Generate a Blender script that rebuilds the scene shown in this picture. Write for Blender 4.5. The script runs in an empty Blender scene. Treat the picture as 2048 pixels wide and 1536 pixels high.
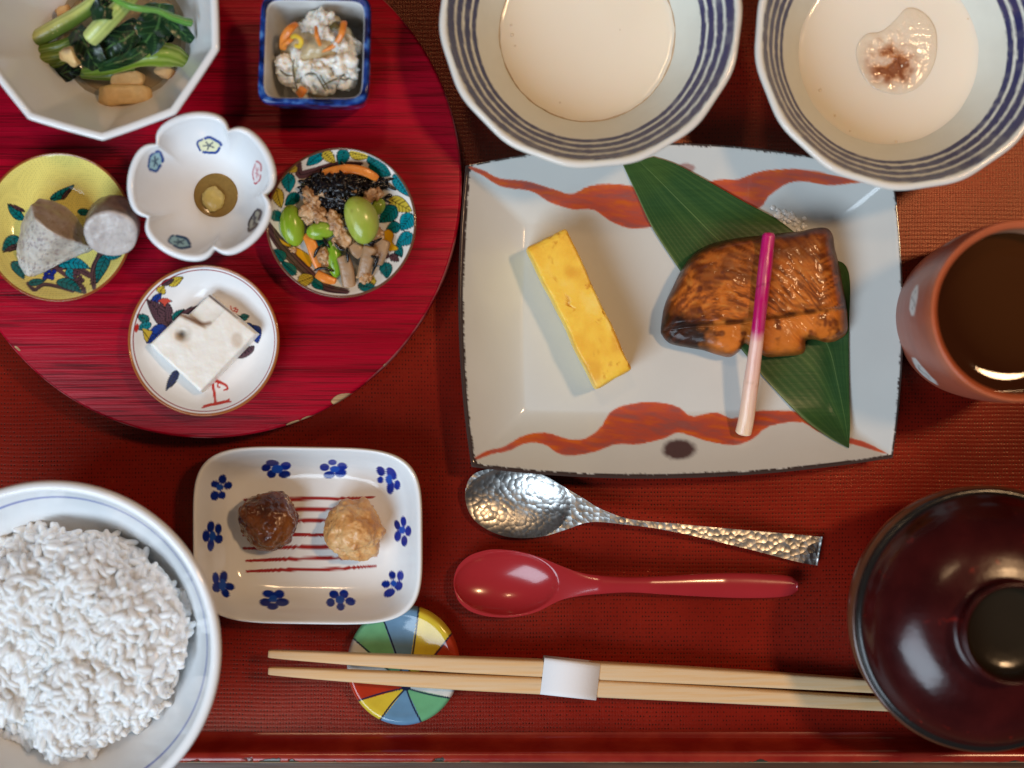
import bpy, bmesh, math, random
import numpy as np
from mathutils import Vector

# ------------------------------------------------------------------ camera, world, lights, exposure
H = 0.62            # lens height above the tray floor (m)
S = 0.0002          # metres per photograph pixel at the tray floor
scene = bpy.context.scene
col = scene.collection

cam_d = bpy.data.cameras.new('camera')
cam = bpy.data.objects.new('camera', cam_d)
col.objects.link(cam)
cam.location = (0, 0, H)
cam.rotation_euler = (0, 0, 0)
cam_d.sensor_width = 36
cam_d.lens = 36 * H / (2048 * S)
cam_d.clip_start = 0.01
cam_d.clip_end = 50
cam_d.dof.use_dof = True
cam_d.dof.focus_distance = H - 0.012
cam_d.dof.aperture_fstop = 4.2
scene.camera = cam

world = bpy.data.worlds.new('World')
scene.world = world
world.use_nodes = True
bg = world.node_tree.nodes['Background']
bg.inputs[0].default_value = (0.56, 0.60, 0.68, 1)
bg.inputs[1].default_value = 0.06


def area_light(name, loc, target, size, size_y, power, color, shape='RECTANGLE'):
    d = bpy.data.lights.new(name, 'AREA')
    d.shape = shape
    d.size = size
    d.size_y = size_y
    d.energy = power
    d.color = color
    o = bpy.data.objects.new(name, d)
    col.objects.link(o)
    o.location = loc
    v = Vector(target) - Vector(loc)
    o.rotation_euler = v.to_track_quat('-Z', 'Y').to_euler()
    return o


# daylight from a window on the diner's side, a little to the left
area_light('window_light', (-0.58, -0.68, 0.86), (-0.06, 0.0, 0.0), 0.80, 0.65, 14.2, (0.70, 0.85, 1.0))
# warm ceiling downlight over the far right
d = bpy.data.lights.new('ceiling_downlight', 'SPOT')
d.energy = 24.0
d.color = (1.0, 0.62, 0.32)
d.spot_size = math.radians(44)
d.spot_blend = 1.0
d.shadow_soft_size = 0.06
o = bpy.data.objects.new('ceiling_downlight', d)
col.objects.link(o)
o.location = (0.575, 0.240, 1.2)
o.rotation_euler = (Vector((0.13, 0.0, 0.0)) - o.location).to_track_quat('-Z', 'Y').to_euler()
# second warm lamp further along the ceiling
area_light('ceiling_lamp_far', (-0.22, 0.62, 1.5), (0.0, 0.0, 0.0), 0.12, 0.12, 1.8, (1.0, 0.66, 0.36), 'DISK')

vs = scene.view_settings
vs.view_transform = 'Standard'
vs.look = 'None'
vs.exposure = 0.12
vs.gamma = 1.0
vs.use_curve_mapping = False

rng = np.random.default_rng(7)
random.seed(7)


# ------------------------------------------------------------------ helpers
def W(px, py, z=0.0):
    """a photograph pixel seen at height z -> a point of the place"""
    k = S * (H - z) / H
    return np.array([(px - 1024) * k, (768 - py) * k, z])


def Wp(P):
    P = np.asarray(P, float)
    k = S * (H - P[:, 2]) / H
    return np.c_[(P[:, 0] - 1024) * k, (768 - P[:, 1]) * k, P[:, 2]]


def to_px(V):
    k = S * (H - V[:, 2]) / H
    return 1024 + V[:, 0] / k, 768 - V[:, 1] / k


def lin(r, g, b):
    c = np.array([r, g, b], float) / 255
    return np.where(c <= 0.04045, c / 12.92, ((c + 0.055) / 1.055) ** 2.4)


def _hash(ix, iy, iz, seed):
    n = (ix * 374761393 + iy * 668265263 + iz * 2147483647 + seed * 974711) & 0xFFFFFFFF
    n = ((n ^ (n >> 13)) * 1274126177) & 0xFFFFFFFF
    n = ((n ^ (n >> 16)) * 2246822519) & 0xFFFFFFFF
    return ((n ^ (n >> 15)) & 0xFFFFFF) / float(0xFFFFFF) * 2 - 1


def vnoise(P, scale, seed=0):
    Q = np.asarray(P, float) * scale + 1000.0
    if Q.shape[1] == 2:
        Q = np.c_[Q, np.zeros(len(Q)) + 0.37]
    I = np.floor(Q).astype(np.int64)
    F = Q - I
    F = F * F * F * (F * (F * 6 - 15) + 10)
    out = 0
    for dx in (0, 1):
        for dy in (0, 1):
            for dz in (0, 1):
                w = (F[:, 0] if dx else 1 - F[:, 0]) * (F[:, 1] if dy else 1 - F[:, 1]) * (F[:, 2] if dz else 1 - F[:, 2])
                out = out + w * _hash(I[:, 0] + dx, I[:, 1] + dy, I[:, 2] + dz, seed)
    return out


def fbm(P, scale, seed=0, oct=4, gain=0.5):
    a, o, t = 1.0, 0, 0
    for i in range(oct):
        o = o + a * vnoise(P, scale * 2 ** i, seed + i * 17)
        t += a
        a *= gain
    return o / t


def spline(P, n, closed=False):
    """Catmull-Rom through P, n samples"""
    P = np.asarray(P, float)
    m = len(P)
    if closed:
        idx = lambda i: P[i % m]
        segs = m
    else:
        segs = m - 1
        idx = lambda i: P[min(max(i, 0), m - 1)]
    out = []
    for t in np.linspace(0, segs, n, endpoint=not closed):
        i = int(min(math.floor(t), segs - 1))
        f = t - i
        p0, p1, p2, p3 = idx(i - 1), idx(i), idx(i + 1), idx(i + 2)
        out.append(0.5 * ((2 * p1) + (-p0 + p2) * f + (2 * p0 - 5 * p1 + 4 * p2 - p3) * f * f + (-p0 + 3 * p1 - 3 * p2 + p3) * f ** 3))
    return np.array(out)


def np_mesh(name, V, faces, colors=None, smooth=True):
    """faces: list of (M,k) int arrays"""
    me = bpy.data.meshes.new(name)
    V = np.asarray(V, np.float32)
    faces = [np.asarray(f, np.int32) for f in faces if len(f)]
    loops = np.concatenate([f.ravel() for f in faces])
    sizes = np.concatenate([np.full(len(f), f.shape[1], np.int32) for f in faces])
    starts = np.concatenate([[0], np.cumsum(sizes)[:-1]]).astype(np.int32)
    me.vertices.add(len(V))
    me.vertices.foreach_set('co', V.ravel())
    me.loops.add(len(loops))
    me.loops.foreach_set('vertex_index', loops.astype(np.int32))
    me.polygons.add(len(sizes))
    me.polygons.foreach_set('loop_start', starts)
    me.polygons.foreach_set('use_smooth', np.full(len(sizes), smooth, bool))
    me.update(calc_edges=True)
    if colors is not None:
        a = me.attributes.new('Col', 'FLOAT_COLOR', 'POINT')
        a.data.foreach_set('color', np.c_[colors, np.ones(len(colors))].astype(np.float32).ravel())
    me.validate()
    return me


def tag(o, label, cat, group=None, kind=None):
    if label:
        o['label'] = label
    if cat:
        o['category'] = cat
    if group:
        o['group'] = group
    if kind:
        o['kind'] = kind
    return o


def thing(name, loc, label, cat, group=None):
    o = bpy.data.objects.new(name, None)
    o.empty_display_size = 0.01
    col.objects.link(o)
    o.location = tuple(float(v) for v in loc)
    return tag(o, label, cat, group)


def add(name, V, faces, material, parent=None, loc=None, colors=None, smooth=True):
    """world-space vertices -> one linked mesh object with its origin at loc (or its parent's)"""
    V = np.asarray(V, float)
    if parent is not None:
        off = np.array(parent.location)
        if parent.parent is not None:
            off = off + np.array(parent.parent.location)
    else:
        off = np.array(loc) if loc is not None else np.array([V[:, 0].mean(), V[:, 1].mean(), V[:, 2].min()])
    me = np_mesh(name, V - off, faces, colors, smooth)
    me.materials.append(material)
    o = bpy.data.objects.new(name, me)
    col.objects.link(o)
    if parent is not None:
        o.parent = parent
    else:
        o.location = tuple(float(v) for v in off)
    return o


def add_parts(root, V, F, material, keys, names, colors=None):
    """one closed surface cut into named parts of a thing: keys holds one part index per face, array by array"""
    out = []
    for k, nm in enumerate(names):
        sub = [f[np.asarray(kk) == k] for f, kk in zip(F, keys)]
        sub = [f for f in sub if len(f)]
        used = np.unique(np.concatenate([f.ravel() for f in sub]))
        back = np.zeros(len(V), np.int64)
        back[used] = np.arange(len(used))
        out.append(add(nm, V[used], [back[f] for f in sub], material, root, colors=None if colors is None else colors[used]))
    return out


def grid_faces(m, n, wrap=False, flip=False, base=0):
    i = np.arange(m - 1)[:, None]
    j = np.arange(n if wrap else n - 1)[None, :]
    j2 = (j + 1) % n
    a = i * n + j
    b = i * n + j2
    c = (i + 1) * n + j2
    d = (i + 1) * n + j
    f = np.stack([a, b, c, d], -1).reshape(-1, 4) + base
    return f[:, ::-1] if flip else f


def polar(rings, cap0=True, cap1=True, flip=False):
    """rings (M,N,3) from the top centre outwards and round to the bottom centre"""
    M, N = rings.shape[:2]
    V = rings.reshape(-1, 3)
    F = [grid_faces(M, N, True, flip=not flip)]
    extra = []
    k = len(V)
    if cap0:
        extra.append(rings[0].mean(0))
        j = np.arange(N)
        t = np.c_[np.full(N, k), (j), ((j + 1) % N)]
        F.append(t if not flip else t[:, ::-1])
        k += 1
    if cap1:
        extra.append(rings[-1].mean(0))
        j = np.arange(N)
        t = np.c_[np.full(N, k), (M - 1) * N + (j + 1) % N, (M - 1) * N + j]
        F.append(t if not flip else t[:, ::-1])
    if extra:
        V = np.r_[V, np.array(extra)]
    return V, F


def lathe(cx, cy, prof, n=128, shape=None):
    """prof (M,2 or 3) radius, z -> rings; shape(theta, row) multiplies the radius"""
    prof = np.asarray(prof, float)
    th = np.linspace(0, 2 * np.pi, n, endpoint=False)
    r = prof[:, 0][:, None] * np.ones(n)[None]
    if shape is not None:
        r = r * shape(th[None, :], prof)
    x = cx + r * np.cos(th)
    y = cy + r * np.sin(th)
    z = prof[:, 1][:, None] * np.ones(n)[None]
    return np.stack([x, y, z], -1)


def bowl_prof(R, h, t, foot, p, z0=0.0, foot_h=0.005, n=70, nout=24):
    """closed profile of a bowl: inside, lip, outside, foot ring. returns profile, number of inside rows"""
    rr = np.linspace(0.0006, R - t, n)
    zi = foot_h + t + (h - foot_h - t - t / 2) * (rr / (R - t)) ** p
    a = np.linspace(np.pi, 0, 9)[1:-1]
    lip = np.c_[R - t / 2 + t / 2 * np.cos(a), h - t / 2 + t / 2 * np.sin(a)]
    ro = np.linspace(R, foot, nout)
    zo = foot_h + (h - t / 2 - foot_h) * (np.clip(ro - foot * .6, 0, None) / (R - foot * .6)) ** p
    ft = np.array([[foot, foot_h * .5], [foot - .0003, 0.0003], [foot - .0009, 0], [foot - .0025, 0], [foot - .003, foot_h * .6], [0.001, foot_h * .6]])
    prof = np.r_[np.c_[rr, zi], lip, np.c_[ro, zo], ft]
    prof[:, 1] += z0
    return prof, n + len(lip)


def dish_prof(R, keys, z0, n=90, under=None):
    """keys: (fraction of R, z) of the top surface; underside offset by a thickness"""
    k = spline(np.array(keys) * np.array([R, 1.0]), n)
    k[0, 0] = max(k[0, 0], 0.0004)
    zt = k[-1]
    lip = np.array([[R + .0003, zt[1] - .0003], [R + .0003, zt[1] - .0010]])
    un = np.array([[R * .9, zt[1] - .0028], [R * .7, max(zt[1] - .0065, .0018)], [R * .58, .0016], [R * .57, 0.0002], [R * .56, 0], [R * .51, 0], [R * .50, .001], [.001, .001]])
    if under is not None:
        un = under
    prof = np.r_[k, lip, un]
    prof[:, 1] += z0
    return prof, n


# ------------------------------------------------------------------ painting glazes on vertices
class Paint:
    """colour per vertex, in photograph pixels of the painted face"""
    def __init__(self, V, base):
        self.X, self.Y = to_px(V)
        self.V = V
        self.C = np.ones((len(V), 3)) * np.asarray(base)[None]

    def mix(self, m, c, idx=None):
        m = np.clip(m, 0, 1)[:, None]
        if idx is None:
            self.C = self.C * (1 - m) + np.asarray(c) * m
        else:
            self.C[idx] = self.C[idx] * (1 - m) + np.asarray(c) * m

    def near(self, pts, pad):
        p = np.asarray(pts, float)
        return np.where((self.X > p[:, 0].min() - pad) & (self.X < p[:, 0].max() + pad) & (self.Y > p[:, 1].min() - pad) & (self.Y < p[:, 1].max() + pad))[0]

    def seg_dist(self, idx, pts, closed=False):
        x, y = self.X[idx], self.Y[idx]
        p = np.asarray(pts, float)
        q = np.roll(p, -1, 0)
        if not closed:
            p, q = p[:-1], q[:-1]
        best = np.full(len(x), 1e9)
        tb = np.zeros(len(x))
        for i, (a, b) in enumerate(zip(p, q)):
            d = b - a
            L = max((d ** 2).sum(), 1e-9)
            t = np.clip(((x - a[0]) * d[0] + (y - a[1]) * d[1]) / L, 0, 1)
            e = np.hypot(x - a[0] - t * d[0], y - a[1] - t * d[1])
            m = e < best
            best[m] = e[m]
            tb[m] = (i + t[m]) / len(p)
        return best, tb

    def inside(self, idx, pts):
        x, y = self.X[idx], self.Y[idx]
        p = np.asarray(pts, float)
        q = np.roll(p, -1, 0)
        c = np.zeros(len(x), bool)
        for a, b in zip(p, q):
            if a[1] == b[1]:
                continue
            m = (a[1] > y) != (b[1] > y)
            c ^= m & (x < (b[0] - a[0]) * (y - a[1]) / (b[1] - a[1]) + a[0])
        return c

    def stroke(self, pts, w, c, soft=0.8, n=None, taper=0, alpha=1.0):
        if n:
            pts = spline(pts, n)
        idx = self.near(pts, max(np.max(w), 1) + 3)
        if not len(idx):
            return
        d, t = self.seg_dist(idx, pts)
        ww = np.interp(t, np.linspace(0, 1, len(w)), w) if np.ndim(w) else w
        if taper:
            ww = ww * np.clip(np.minimum(t, 1 - t) / taper, .15, 1)
        self.mix(np.clip((ww / 2 - d) / soft + .5, 0, 1) * alpha, c, idx)

    def poly(self, pts, c, soft=0.9, outline=None, ow=1.4, n=None, alpha=1.0):
        if n:
            pts = spline(pts, n, closed=True)
        idx = self.near(pts, 4)
        if not len(idx):
            return idx, None
        d, _ = self.seg_dist(idx, pts, True)
        s = np.where(self.inside(idx, pts), -d, d)
        self.mix(np.clip(.5 - s / soft, 0, 1) * alpha, c, idx)
        if outline is not None:
            self.mix(np.clip((ow / 2 - np.abs(s)) / .8 + .5, 0, 1), outline, idx)
        return idx, s

    def ell(self, cx, cy, a, b, ang, c, soft=1.0, outline=None, ow=1.3, alpha=1.0):
        idx = self.near([[cx - max(a, b), cy - max(a, b)], [cx + max(a, b), cy + max(a, b)]], 4)
        if not len(idx):
            return
        ca, sa = math.cos(ang), math.sin(ang)
        x, y = self.X[idx] - cx, self.Y[idx] - cy
        u, v = (x * ca + y * sa) / a, (-x * sa + y * ca) / b
        s = (np.hypot(u, v) - 1) * min(a, b)
        self.mix(np.clip(.5 - s / soft, 0, 1) * alpha, c, idx)
        if outline is not None:
            self.mix(np.clip((ow / 2 - np.abs(s)) / .8 + .5, 0, 1), outline, idx)

    def leaf(self, a, b, w, c, line, veins=5, bend=0.0):
        a, b = np.array(a, float), np.array(b, float)
        d = b - a
        L = np.hypot(*d)
        e = d / L
        n = np.array([-e[1], e[0]])
        idx = self.near([a, b, a + n * w, a - n * w, b + n * w, b - n * w], 3)
        if not len(idx):
            return
        x, y = self.X[idx] - a[0], self.Y[idx] - a[1]
        t = (x * e[0] + y * e[1]) / L
        v = x * n[0] + y * n[1] - bend * L * 4 * t * (1 - t)
        tt = np.clip(t, 0, 1)
        hw = w * np.sin(np.pi * tt ** .72) ** .85
        s = np.where((t > 0) & (t < 1), np.abs(v) - hw, 9)
        self.mix(np.clip(.5 - s, 0, 1), c, idx)
        ins = s < 0
        m = np.clip((0.75 - np.abs(v)) / .8 + .3, 0, 1) * ins
        ph = (t * L - np.abs(v) * .7) / (L / (veins + 1))
        m = np.maximum(m, np.clip((.16 - np.abs(ph - np.round(ph))) / .1, 0, 1) * ins * .75)
        m = np.maximum(m, np.clip((.7 - np.abs(s)) / .7 + .4, 0, 1))
        self.mix(m, line, idx)


# ------------------------------------------------------------------ materials
def mat(name, color=(0.8, 0.8, 0.8), rough=0.4, attr=False, var=0.0, var_scale=60, stretch=None,
        bump=0.0, bump_scale=300, bump_detail=4, spec=0.5, coat=0.0, sss=0.0, sss_rad=0.003, metal=0.0,
        trans=0.0, ior=1.45, rough_var=0.0, color2=None, sheen=0.0):
    m = bpy.data.materials.new(name)
    m.use_nodes = True
    nt = m.node_tree
    b = nt.nodes['Principled BSDF']
    tc = nt.nodes.new('ShaderNodeTexCoord')
    src = tc.outputs['Object']
    if stretch is not None:
        mp = nt.nodes.new('ShaderNodeMapping')
        mp.inputs['Scale'].default_value = stretch[:3]
        if len(stretch) > 3:
            mp.inputs['Rotation'].default_value = (0, 0, stretch[3])
        nt.links.new(src, mp.inputs[0])
        src = mp.outputs[0]
    if attr:
        at = nt.nodes.new('ShaderNodeAttribute')
        at.attribute_name = 'Col'
        cs = at.outputs['Color']
    else:
        rgb = nt.nodes.new('ShaderNodeRGB')
        rgb.outputs[0].default_value = (*[float(v) for v in color[:3]], 1)
        cs = rgb.outputs[0]
    nz = None
    if var > 0 or color2 is not None or rough_var > 0:
        nz = nt.nodes.new('ShaderNodeTexNoise')
        nz.inputs['Scale'].default_value = var_scale
        nz.inputs['Detail'].default_value = 5
        nt.links.new(src, nz.inputs['Vector'])
    if color2 is not None:
        mx = nt.nodes.new('ShaderNodeMix')
        mx.data_type = 'RGBA'
        rp = nt.nodes.new('ShaderNodeMapRange')
        rp.inputs[1].default_value = .4
        rp.inputs[2].default_value = .62
        nt.links.new(nz.outputs[0], rp.inputs[0])
        nt.links.new(rp.outputs[0], mx.inputs['Factor'])
        nt.links.new(cs, mx.inputs['A'])
        mx.inputs['B'].default_value = (*[float(v) for v in color2], 1)
        cs = mx.outputs['Result']
    if var > 0:
        rp = nt.nodes.new('ShaderNodeMapRange')
        rp.inputs[1].default_value = .25
        rp.inputs[2].default_value = .75
        rp.inputs[3].default_value = 1 - var
        rp.inputs[4].default_value = 1 + var
        nt.links.new(nz.outputs[0], rp.inputs[0])
        vm = nt.nodes.new('ShaderNodeVectorMath')
        vm.operation = 'SCALE'
        nt.links.new(cs, vm.inputs[0])
        nt.links.new(rp.outputs[0], vm.inputs['Scale'])
        cs = vm.outputs[0]
    nt.links.new(cs, b.inputs['Base Color'])
    b.inputs['Roughness'].default_value = rough
    if rough_var > 0:
        rp = nt.nodes.new('ShaderNodeMapRange')
        rp.inputs[1].default_value = .3
        rp.inputs[2].default_value = .7
        rp.inputs[3].default_value = max(rough - rough_var, .02)
        rp.inputs[4].default_value = rough + rough_var
        nt.links.new(nz.outputs[0], rp.inputs[0])
        nt.links.new(rp.outputs[0], b.inputs['Roughness'])
    b.inputs['Specular IOR Level'].default_value = spec
    b.inputs['Coat Weight'].default_value = coat
    b.inputs['Coat Roughness'].default_value = .06
    b.inputs['Metallic'].default_value = metal
    b.inputs['IOR'].default_value = ior
    b.inputs['Transmission Weight'].default_value = trans
    b.inputs['Sheen Weight'].default_value = sheen
    if sss > 0:
        b.inputs['Subsurface Weight'].default_value = sss
        b.inputs['Subsurface Radius'].default_value = (1.0, .7, .5)
        b.inputs['Subsurface Scale'].default_value = sss_rad
    if bump > 0:
        n2 = nt.nodes.new('ShaderNodeTexNoise')
        n2.inputs['Scale'].default_value = bump_scale
        n2.inputs['Detail'].default_value = bump_detail
        nt.links.new(src, n2.inputs['Vector'])
        bp = nt.nodes.new('ShaderNodeBump')
        bp.inputs['Strength'].default_value = 1.0
        bp.inputs['Distance'].default_value = bump
        nt.links.new(n2.outputs[0], bp.inputs['Height'])
        nt.links.new(bp.outputs[0], b.inputs['Normal'])
    return m


class NT:
    """small helper to write shader maths"""
    def __init__(self, m):
        self.nt = m.node_tree
        self.b = self.nt.nodes['Principled BSDF']

    def n(self, t, **kw):
        x = self.nt.nodes.new(t)
        for k, v in kw.items():
            setattr(x, k, v)
        return x

    def link(self, a, b):
        self.nt.links.new(a, b)

    def math(self, op, a, b=None, c=None, clamp=False):
        x = self.n('ShaderNodeMath', operation=op, use_clamp=clamp)
        for i, v in enumerate((a, b, c)):
            if v is None:
                continue
            if isinstance(v, (int, float)):
                x.inputs[i].default_value = v
            else:
                self.link(v, x.inputs[i])
        return x.outputs[0]

    def rng(self, v, a, b, c=0.0, d=1.0):
        x = self.n('ShaderNodeMapRange')
        self.link(v, x.inputs[0])
        for i, q in enumerate((a, b, c, d)):
            x.inputs[i + 1].default_value = q
        return x.outputs[0]

    def mixc(self, f, a, b):
        x = self.n('ShaderNodeMix', data_type='RGBA')
        if isinstance(f, (int, float)):
            x.inputs['Factor'].default_value = f
        else:
            self.link(f, x.inputs['Factor'])
        for k, v in (('A', a), ('B', b)):
            if isinstance(v, (tuple, list, np.ndarray)):
                x.inputs[k].default_value = (*[float(q) for q in v], 1)
            else:
                self.link(v, x.inputs[k])
        return x.outputs['Result']

    def noise(self, vec, scale, detail=3):
        x = self.n('ShaderNodeTexNoise')
        x.inputs['Scale'].default_value = scale
        x.inputs['Detail'].default_value = detail
        self.link(vec, x.inputs['Vector'])
        return x.outputs[0]

    def obj(self):
        return self.n('ShaderNodeTexCoord').outputs['Object']

    def mapping(self, vec, scale=(1, 1, 1), rot=(0, 0, 0), loc=(0, 0, 0)):
        x = self.n('ShaderNodeMapping')
        x.inputs['Scale'].default_value = scale
        x.inputs['Rotation'].default_value = rot
        x.inputs['Location'].default_value = loc
        self.link(vec, x.inputs[0])
        return x.outputs[0]

    def xyz(self, vec):
        x = self.n('ShaderNodeSeparateXYZ')
        self.link(vec, x.inputs[0])
        return x.outputs

    def bump(self, h, dist, strength=1.0):
        x = self.n('ShaderNodeBump')
        x.inputs['Distance'].default_value = dist
        x.inputs['Strength'].default_value = strength
        self.link(h, x.inputs['Height'])
        self.link(x.outputs[0], self.b.inputs['Normal'])


def new_mat(name, rough=.4):
    m = bpy.data.materials.new(name)
    m.use_nodes = True
    q = NT(m)
    q.b.inputs['Roughness'].default_value = rough
    return m, q


WHITE = np.array([0.80, 0.81, 0.81])
M = {}
M['glaze'] = mat('painted_porcelain_glaze', attr=True, rough=.10, var=.02, var_scale=90, bump=.00006, bump_scale=120)
M['white'] = mat('white_porcelain_glaze', WHITE, rough=.10, var=.02, var_scale=60, bump=.00005, bump_scale=120)


# ------------------------------------------------------------------ swept strips and lumps
def sweep(path, width, thick, n=28, m=14, curl=0.0, twist=0.0, square=2.0, noise_amp=0.0, noise_scale=150, seed=0, ends=.25, up=None):
    """path (k,3) world points; closed super-elliptic cross-section. returns V, F, (t, a) per vertex"""
    P = spline(path, n)
    T = np.gradient(P, axis=0)
    T /= np.linalg.norm(T, axis=1)[:, None] + 1e-12
    U0 = np.array([0, 0, 1.0]) if up is None else np.array(up, float)
    side = np.cross(T, U0)
    side /= np.linalg.norm(side, axis=1)[:, None] + 1e-12
    upv = np.cross(side, T)
    t = np.linspace(0, 1, n)
    w = np.interp(t, np.linspace(0, 1, len(width)), width) if np.ndim(width) else np.full(n, width)
    h = np.interp(t, np.linspace(0, 1, len(thick)), thick) if np.ndim(thick) else np.full(n, thick)
    tw = np.interp(t, np.linspace(0, 1, len(twist)), twist) if np.ndim(twist) else np.full(n, twist)
    ph = np.linspace(0, 2 * np.pi, m, endpoint=False)
    c = np.sign(np.cos(ph)) * np.abs(np.cos(ph)) ** (2 / square)
    s = np.sign(np.sin(ph)) * np.abs(np.sin(ph)) ** (2 / square)
    e = np.ones(n)
    if ends > 0:
        e[0] = e[-1] = ends
        if n > 12:
            e[1] = e[-2] = 1 - (1 - ends) * .3
    R = np.zeros((n, m, 3))
    for i in range(n):
        x = w[i] / 2 * c * e[i]
        y = h[i] / 2 * s * e[i] + curl * w[i] * (c ** 2 - .5)
        ct, st = math.cos(tw[i]), math.sin(tw[i])
        R[i] = P[i] + np.outer(x * ct - y * st, side[i]) + np.outer(x * st + y * ct, upv[i])
    if noise_amp:
        Q = R.reshape(-1, 3)
        R = R + (fbm(Q, noise_scale, seed, 3)[:, None] * noise_amp * np.array([0.4, 0.4, 1.0])).reshape(n, m, 3)
    V, F = polar(R, flip=False)
    tt = np.r_[np.repeat(t, m), 0, 1]
    aa = np.r_[np.tile(c, n), 0, 0]
    return V, F, tt, aa


_ico = {}


def ico(sub):
    if sub not in _ico:
        bm = bmesh.new()
        bmesh.ops.create_icosphere(bm, subdivisions=sub, radius=1)
        bm.verts.ensure_lookup_table()
        _ico[sub] = (np.array([v.co[:] for v in bm.verts]), np.array([[v.index for v in f.verts] for f in bm.faces]))
        bm.free()
    return _ico[sub]


def rot(rx, ry, rz):
    cx, sx, cy, sy, cz, sz = math.cos(rx), math.sin(rx), math.cos(ry), math.sin(ry), math.cos(rz), math.sin(rz)
    return np.array([[cz, -sz, 0], [sz, cz, 0], [0, 0, 1]]) @ np.array([[cy, 0, sy], [0, 1, 0], [-sy, 0, cy]]) @ np.array([[1, 0, 0], [0, cx, -sx], [0, sx, cx]])


def lump(c, rad, sub=4, amp=0.15, scale=2.0, seed=0, r=(0, 0, 0), oct=4, power=1.0):
    """a noisy ellipsoid; amp relative to radius"""
    U, F = ico(sub)
    d = 1 + amp * fbm(U, scale, seed, oct)
    Q = np.sign(U) * np.abs(U) ** power * d[:, None] * np.array(rad)
    return Q @ rot(*r).T + np.array(c), F, U


def tofu_box(c, size, rz=0, tilt=(0, 0), seed=0, amp=.0006, nscale=400, power=.35, sub=4):
    """rounded block made from a pulled icosphere"""
    U, F = ico(sub)
    Q = np.sign(U) * np.abs(U) ** power
    Q = Q / np.abs(Q).max(0) * np.array(size) / 2
    n = fbm(Q, nscale, seed, 3)
    Q = Q * (1 + (amp / (np.array(size).min() / 2)) * n[:, None])
    return Q @ rot(tilt[0], tilt[1], rz).T + np.array(c), F, U


def hull(points, sub=3, amp=.0004, nscale=500, seed=0, bev=.25):
    """a cut chunk: convex hull of points, edges softened, subdivided and roughened"""
    bm = bmesh.new()
    for p in points:
        bm.verts.new(tuple(float(v) for v in p))
    r = bmesh.ops.convex_hull(bm, input=bm.verts[:])
    bmesh.ops.delete(bm, geom=[g for g in r['geom_interior'] if isinstance(g, bmesh.types.BMVert)], context='VERTS')
    bmesh.ops.dissolve_limit(bm, angle_limit=.05, verts=bm.verts[:], edges=bm.edges[:])
    bmesh.ops.bevel(bm, geom=bm.edges[:], offset=bev, segments=3, profile=.6, affect='EDGES', clamp_overlap=True)
    bmesh.ops.triangulate(bm, faces=bm.faces[:])
    for _ in range(sub):
        L = max(e.calc_length() for e in bm.edges)
        es = [e for e in bm.edges if e.calc_length() > L * .45]
        bmesh.ops.subdivide_edges(bm, edges=es, cuts=1)
        bmesh.ops.triangulate(bm, faces=bm.faces[:])
    bm.normal_update()
    bm.verts.ensure_lookup_table()
    V = np.array([v.co[:] for v in bm.verts])
    N = np.array([v.normal[:] for v in bm.verts])
    F = np.array([[v.index for v in f.verts] for f in bm.faces])
    bm.free()
    V = V + N * (fbm(V, nscale, seed, 4) * amp)[:, None]
    return V, F, N


def box_mesh(x0, x1, y0, y1, z0, z1):
    V = np.array([[x, y, z] for z in (z0, z1) for y in (y0, y1) for x in (x0, x1)], float)
    F = np.array([[0, 2, 3, 1], [4, 5, 7, 6], [0, 1, 5, 4], [2, 6, 7, 3], [0, 4, 6, 2], [1, 3, 7, 5]])
    return V, [F]


# ------------------------------------------------------------------ table under the tray
m, q = new_mat('brown_table_wood', .35)
v = q.obj()
g = q.noise(q.mapping(v, (18, 300, 18)), 1.0, 6)
q.link(q.mixc(q.rng(g, .3, .7), (.055, .022, .011), (.15, .07, .035)), q.b.inputs['Base Color'])
q.bump(g, .0002)
V, F = box_mesh(-0.9, 0.9, -0.6, 0.6, -0.046, -0.010)
o = add('table_top', V, F, m, loc=(0, 0, -.046), smooth=False)
tag(o, None, None, kind='structure')

# ------------------------------------------------------------------ tray: lacquered cloth floor and rim
m_weave, q = new_mat('red_lacquered_cloth', .33)
v = q.obj()
warp = q.n('ShaderNodeTexNoise')
warp.inputs['Scale'].default_value = 14
q.link(v, warp.inputs['Vector'])
wv = q.n('ShaderNodeVectorMath', operation='MULTIPLY_ADD')
q.link(warp.outputs['Color'], wv.inputs[0])
wv.inputs[1].default_value = (.0035, .0035, 0)
q.link(v, wv.inputs[2])
x, y, _ = q.xyz(wv.outputs[0])
px_, py_ = .00125, .00165
fx = q.math('MULTIPLY', x, 2 * math.pi / px_)
fy = q.math('MULTIPLY', y, 2 * math.pi / py_)
sx = q.math('SINE', fx)
sy = q.math('SINE', fy)
wx = q.math('ABSOLUTE', q.math('SINE', q.math('MULTIPLY', fx, 1.0)))
thread = q.math('MULTIPLY_ADD', wx, .55, q.math('MULTIPLY_ADD', sy, .15, .35))
pit = q.math('MULTIPLY', q.math('MULTIPLY_ADD', sx, .5, .5), q.math('MULTIPLY_ADD', sy, -.5, .5))
cell = q.n('ShaderNodeTexWhiteNoise')
cv = q.n('ShaderNodeCombineXYZ')
q.link(q.math('FLOOR', q.math('MULTIPLY', x, 1 / px_)), cv.inputs[0])
q.link(q.math('FLOOR', q.math('MULTIPLY', y, 1 / py_)), cv.inputs[1])
q.link(cv.outputs[0], cell.inputs['Vector'])
big = q.noise(v, 22, 3)
pitm = q.math('MULTIPLY', q.rng(pit, .42, .78), q.math('MULTIPLY', q.rng(cell.outputs['Value'], .05, .75), q.rng(big, .32, .6, .55, 1.0)))
fine = q.noise(v, 1500, 2)
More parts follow.
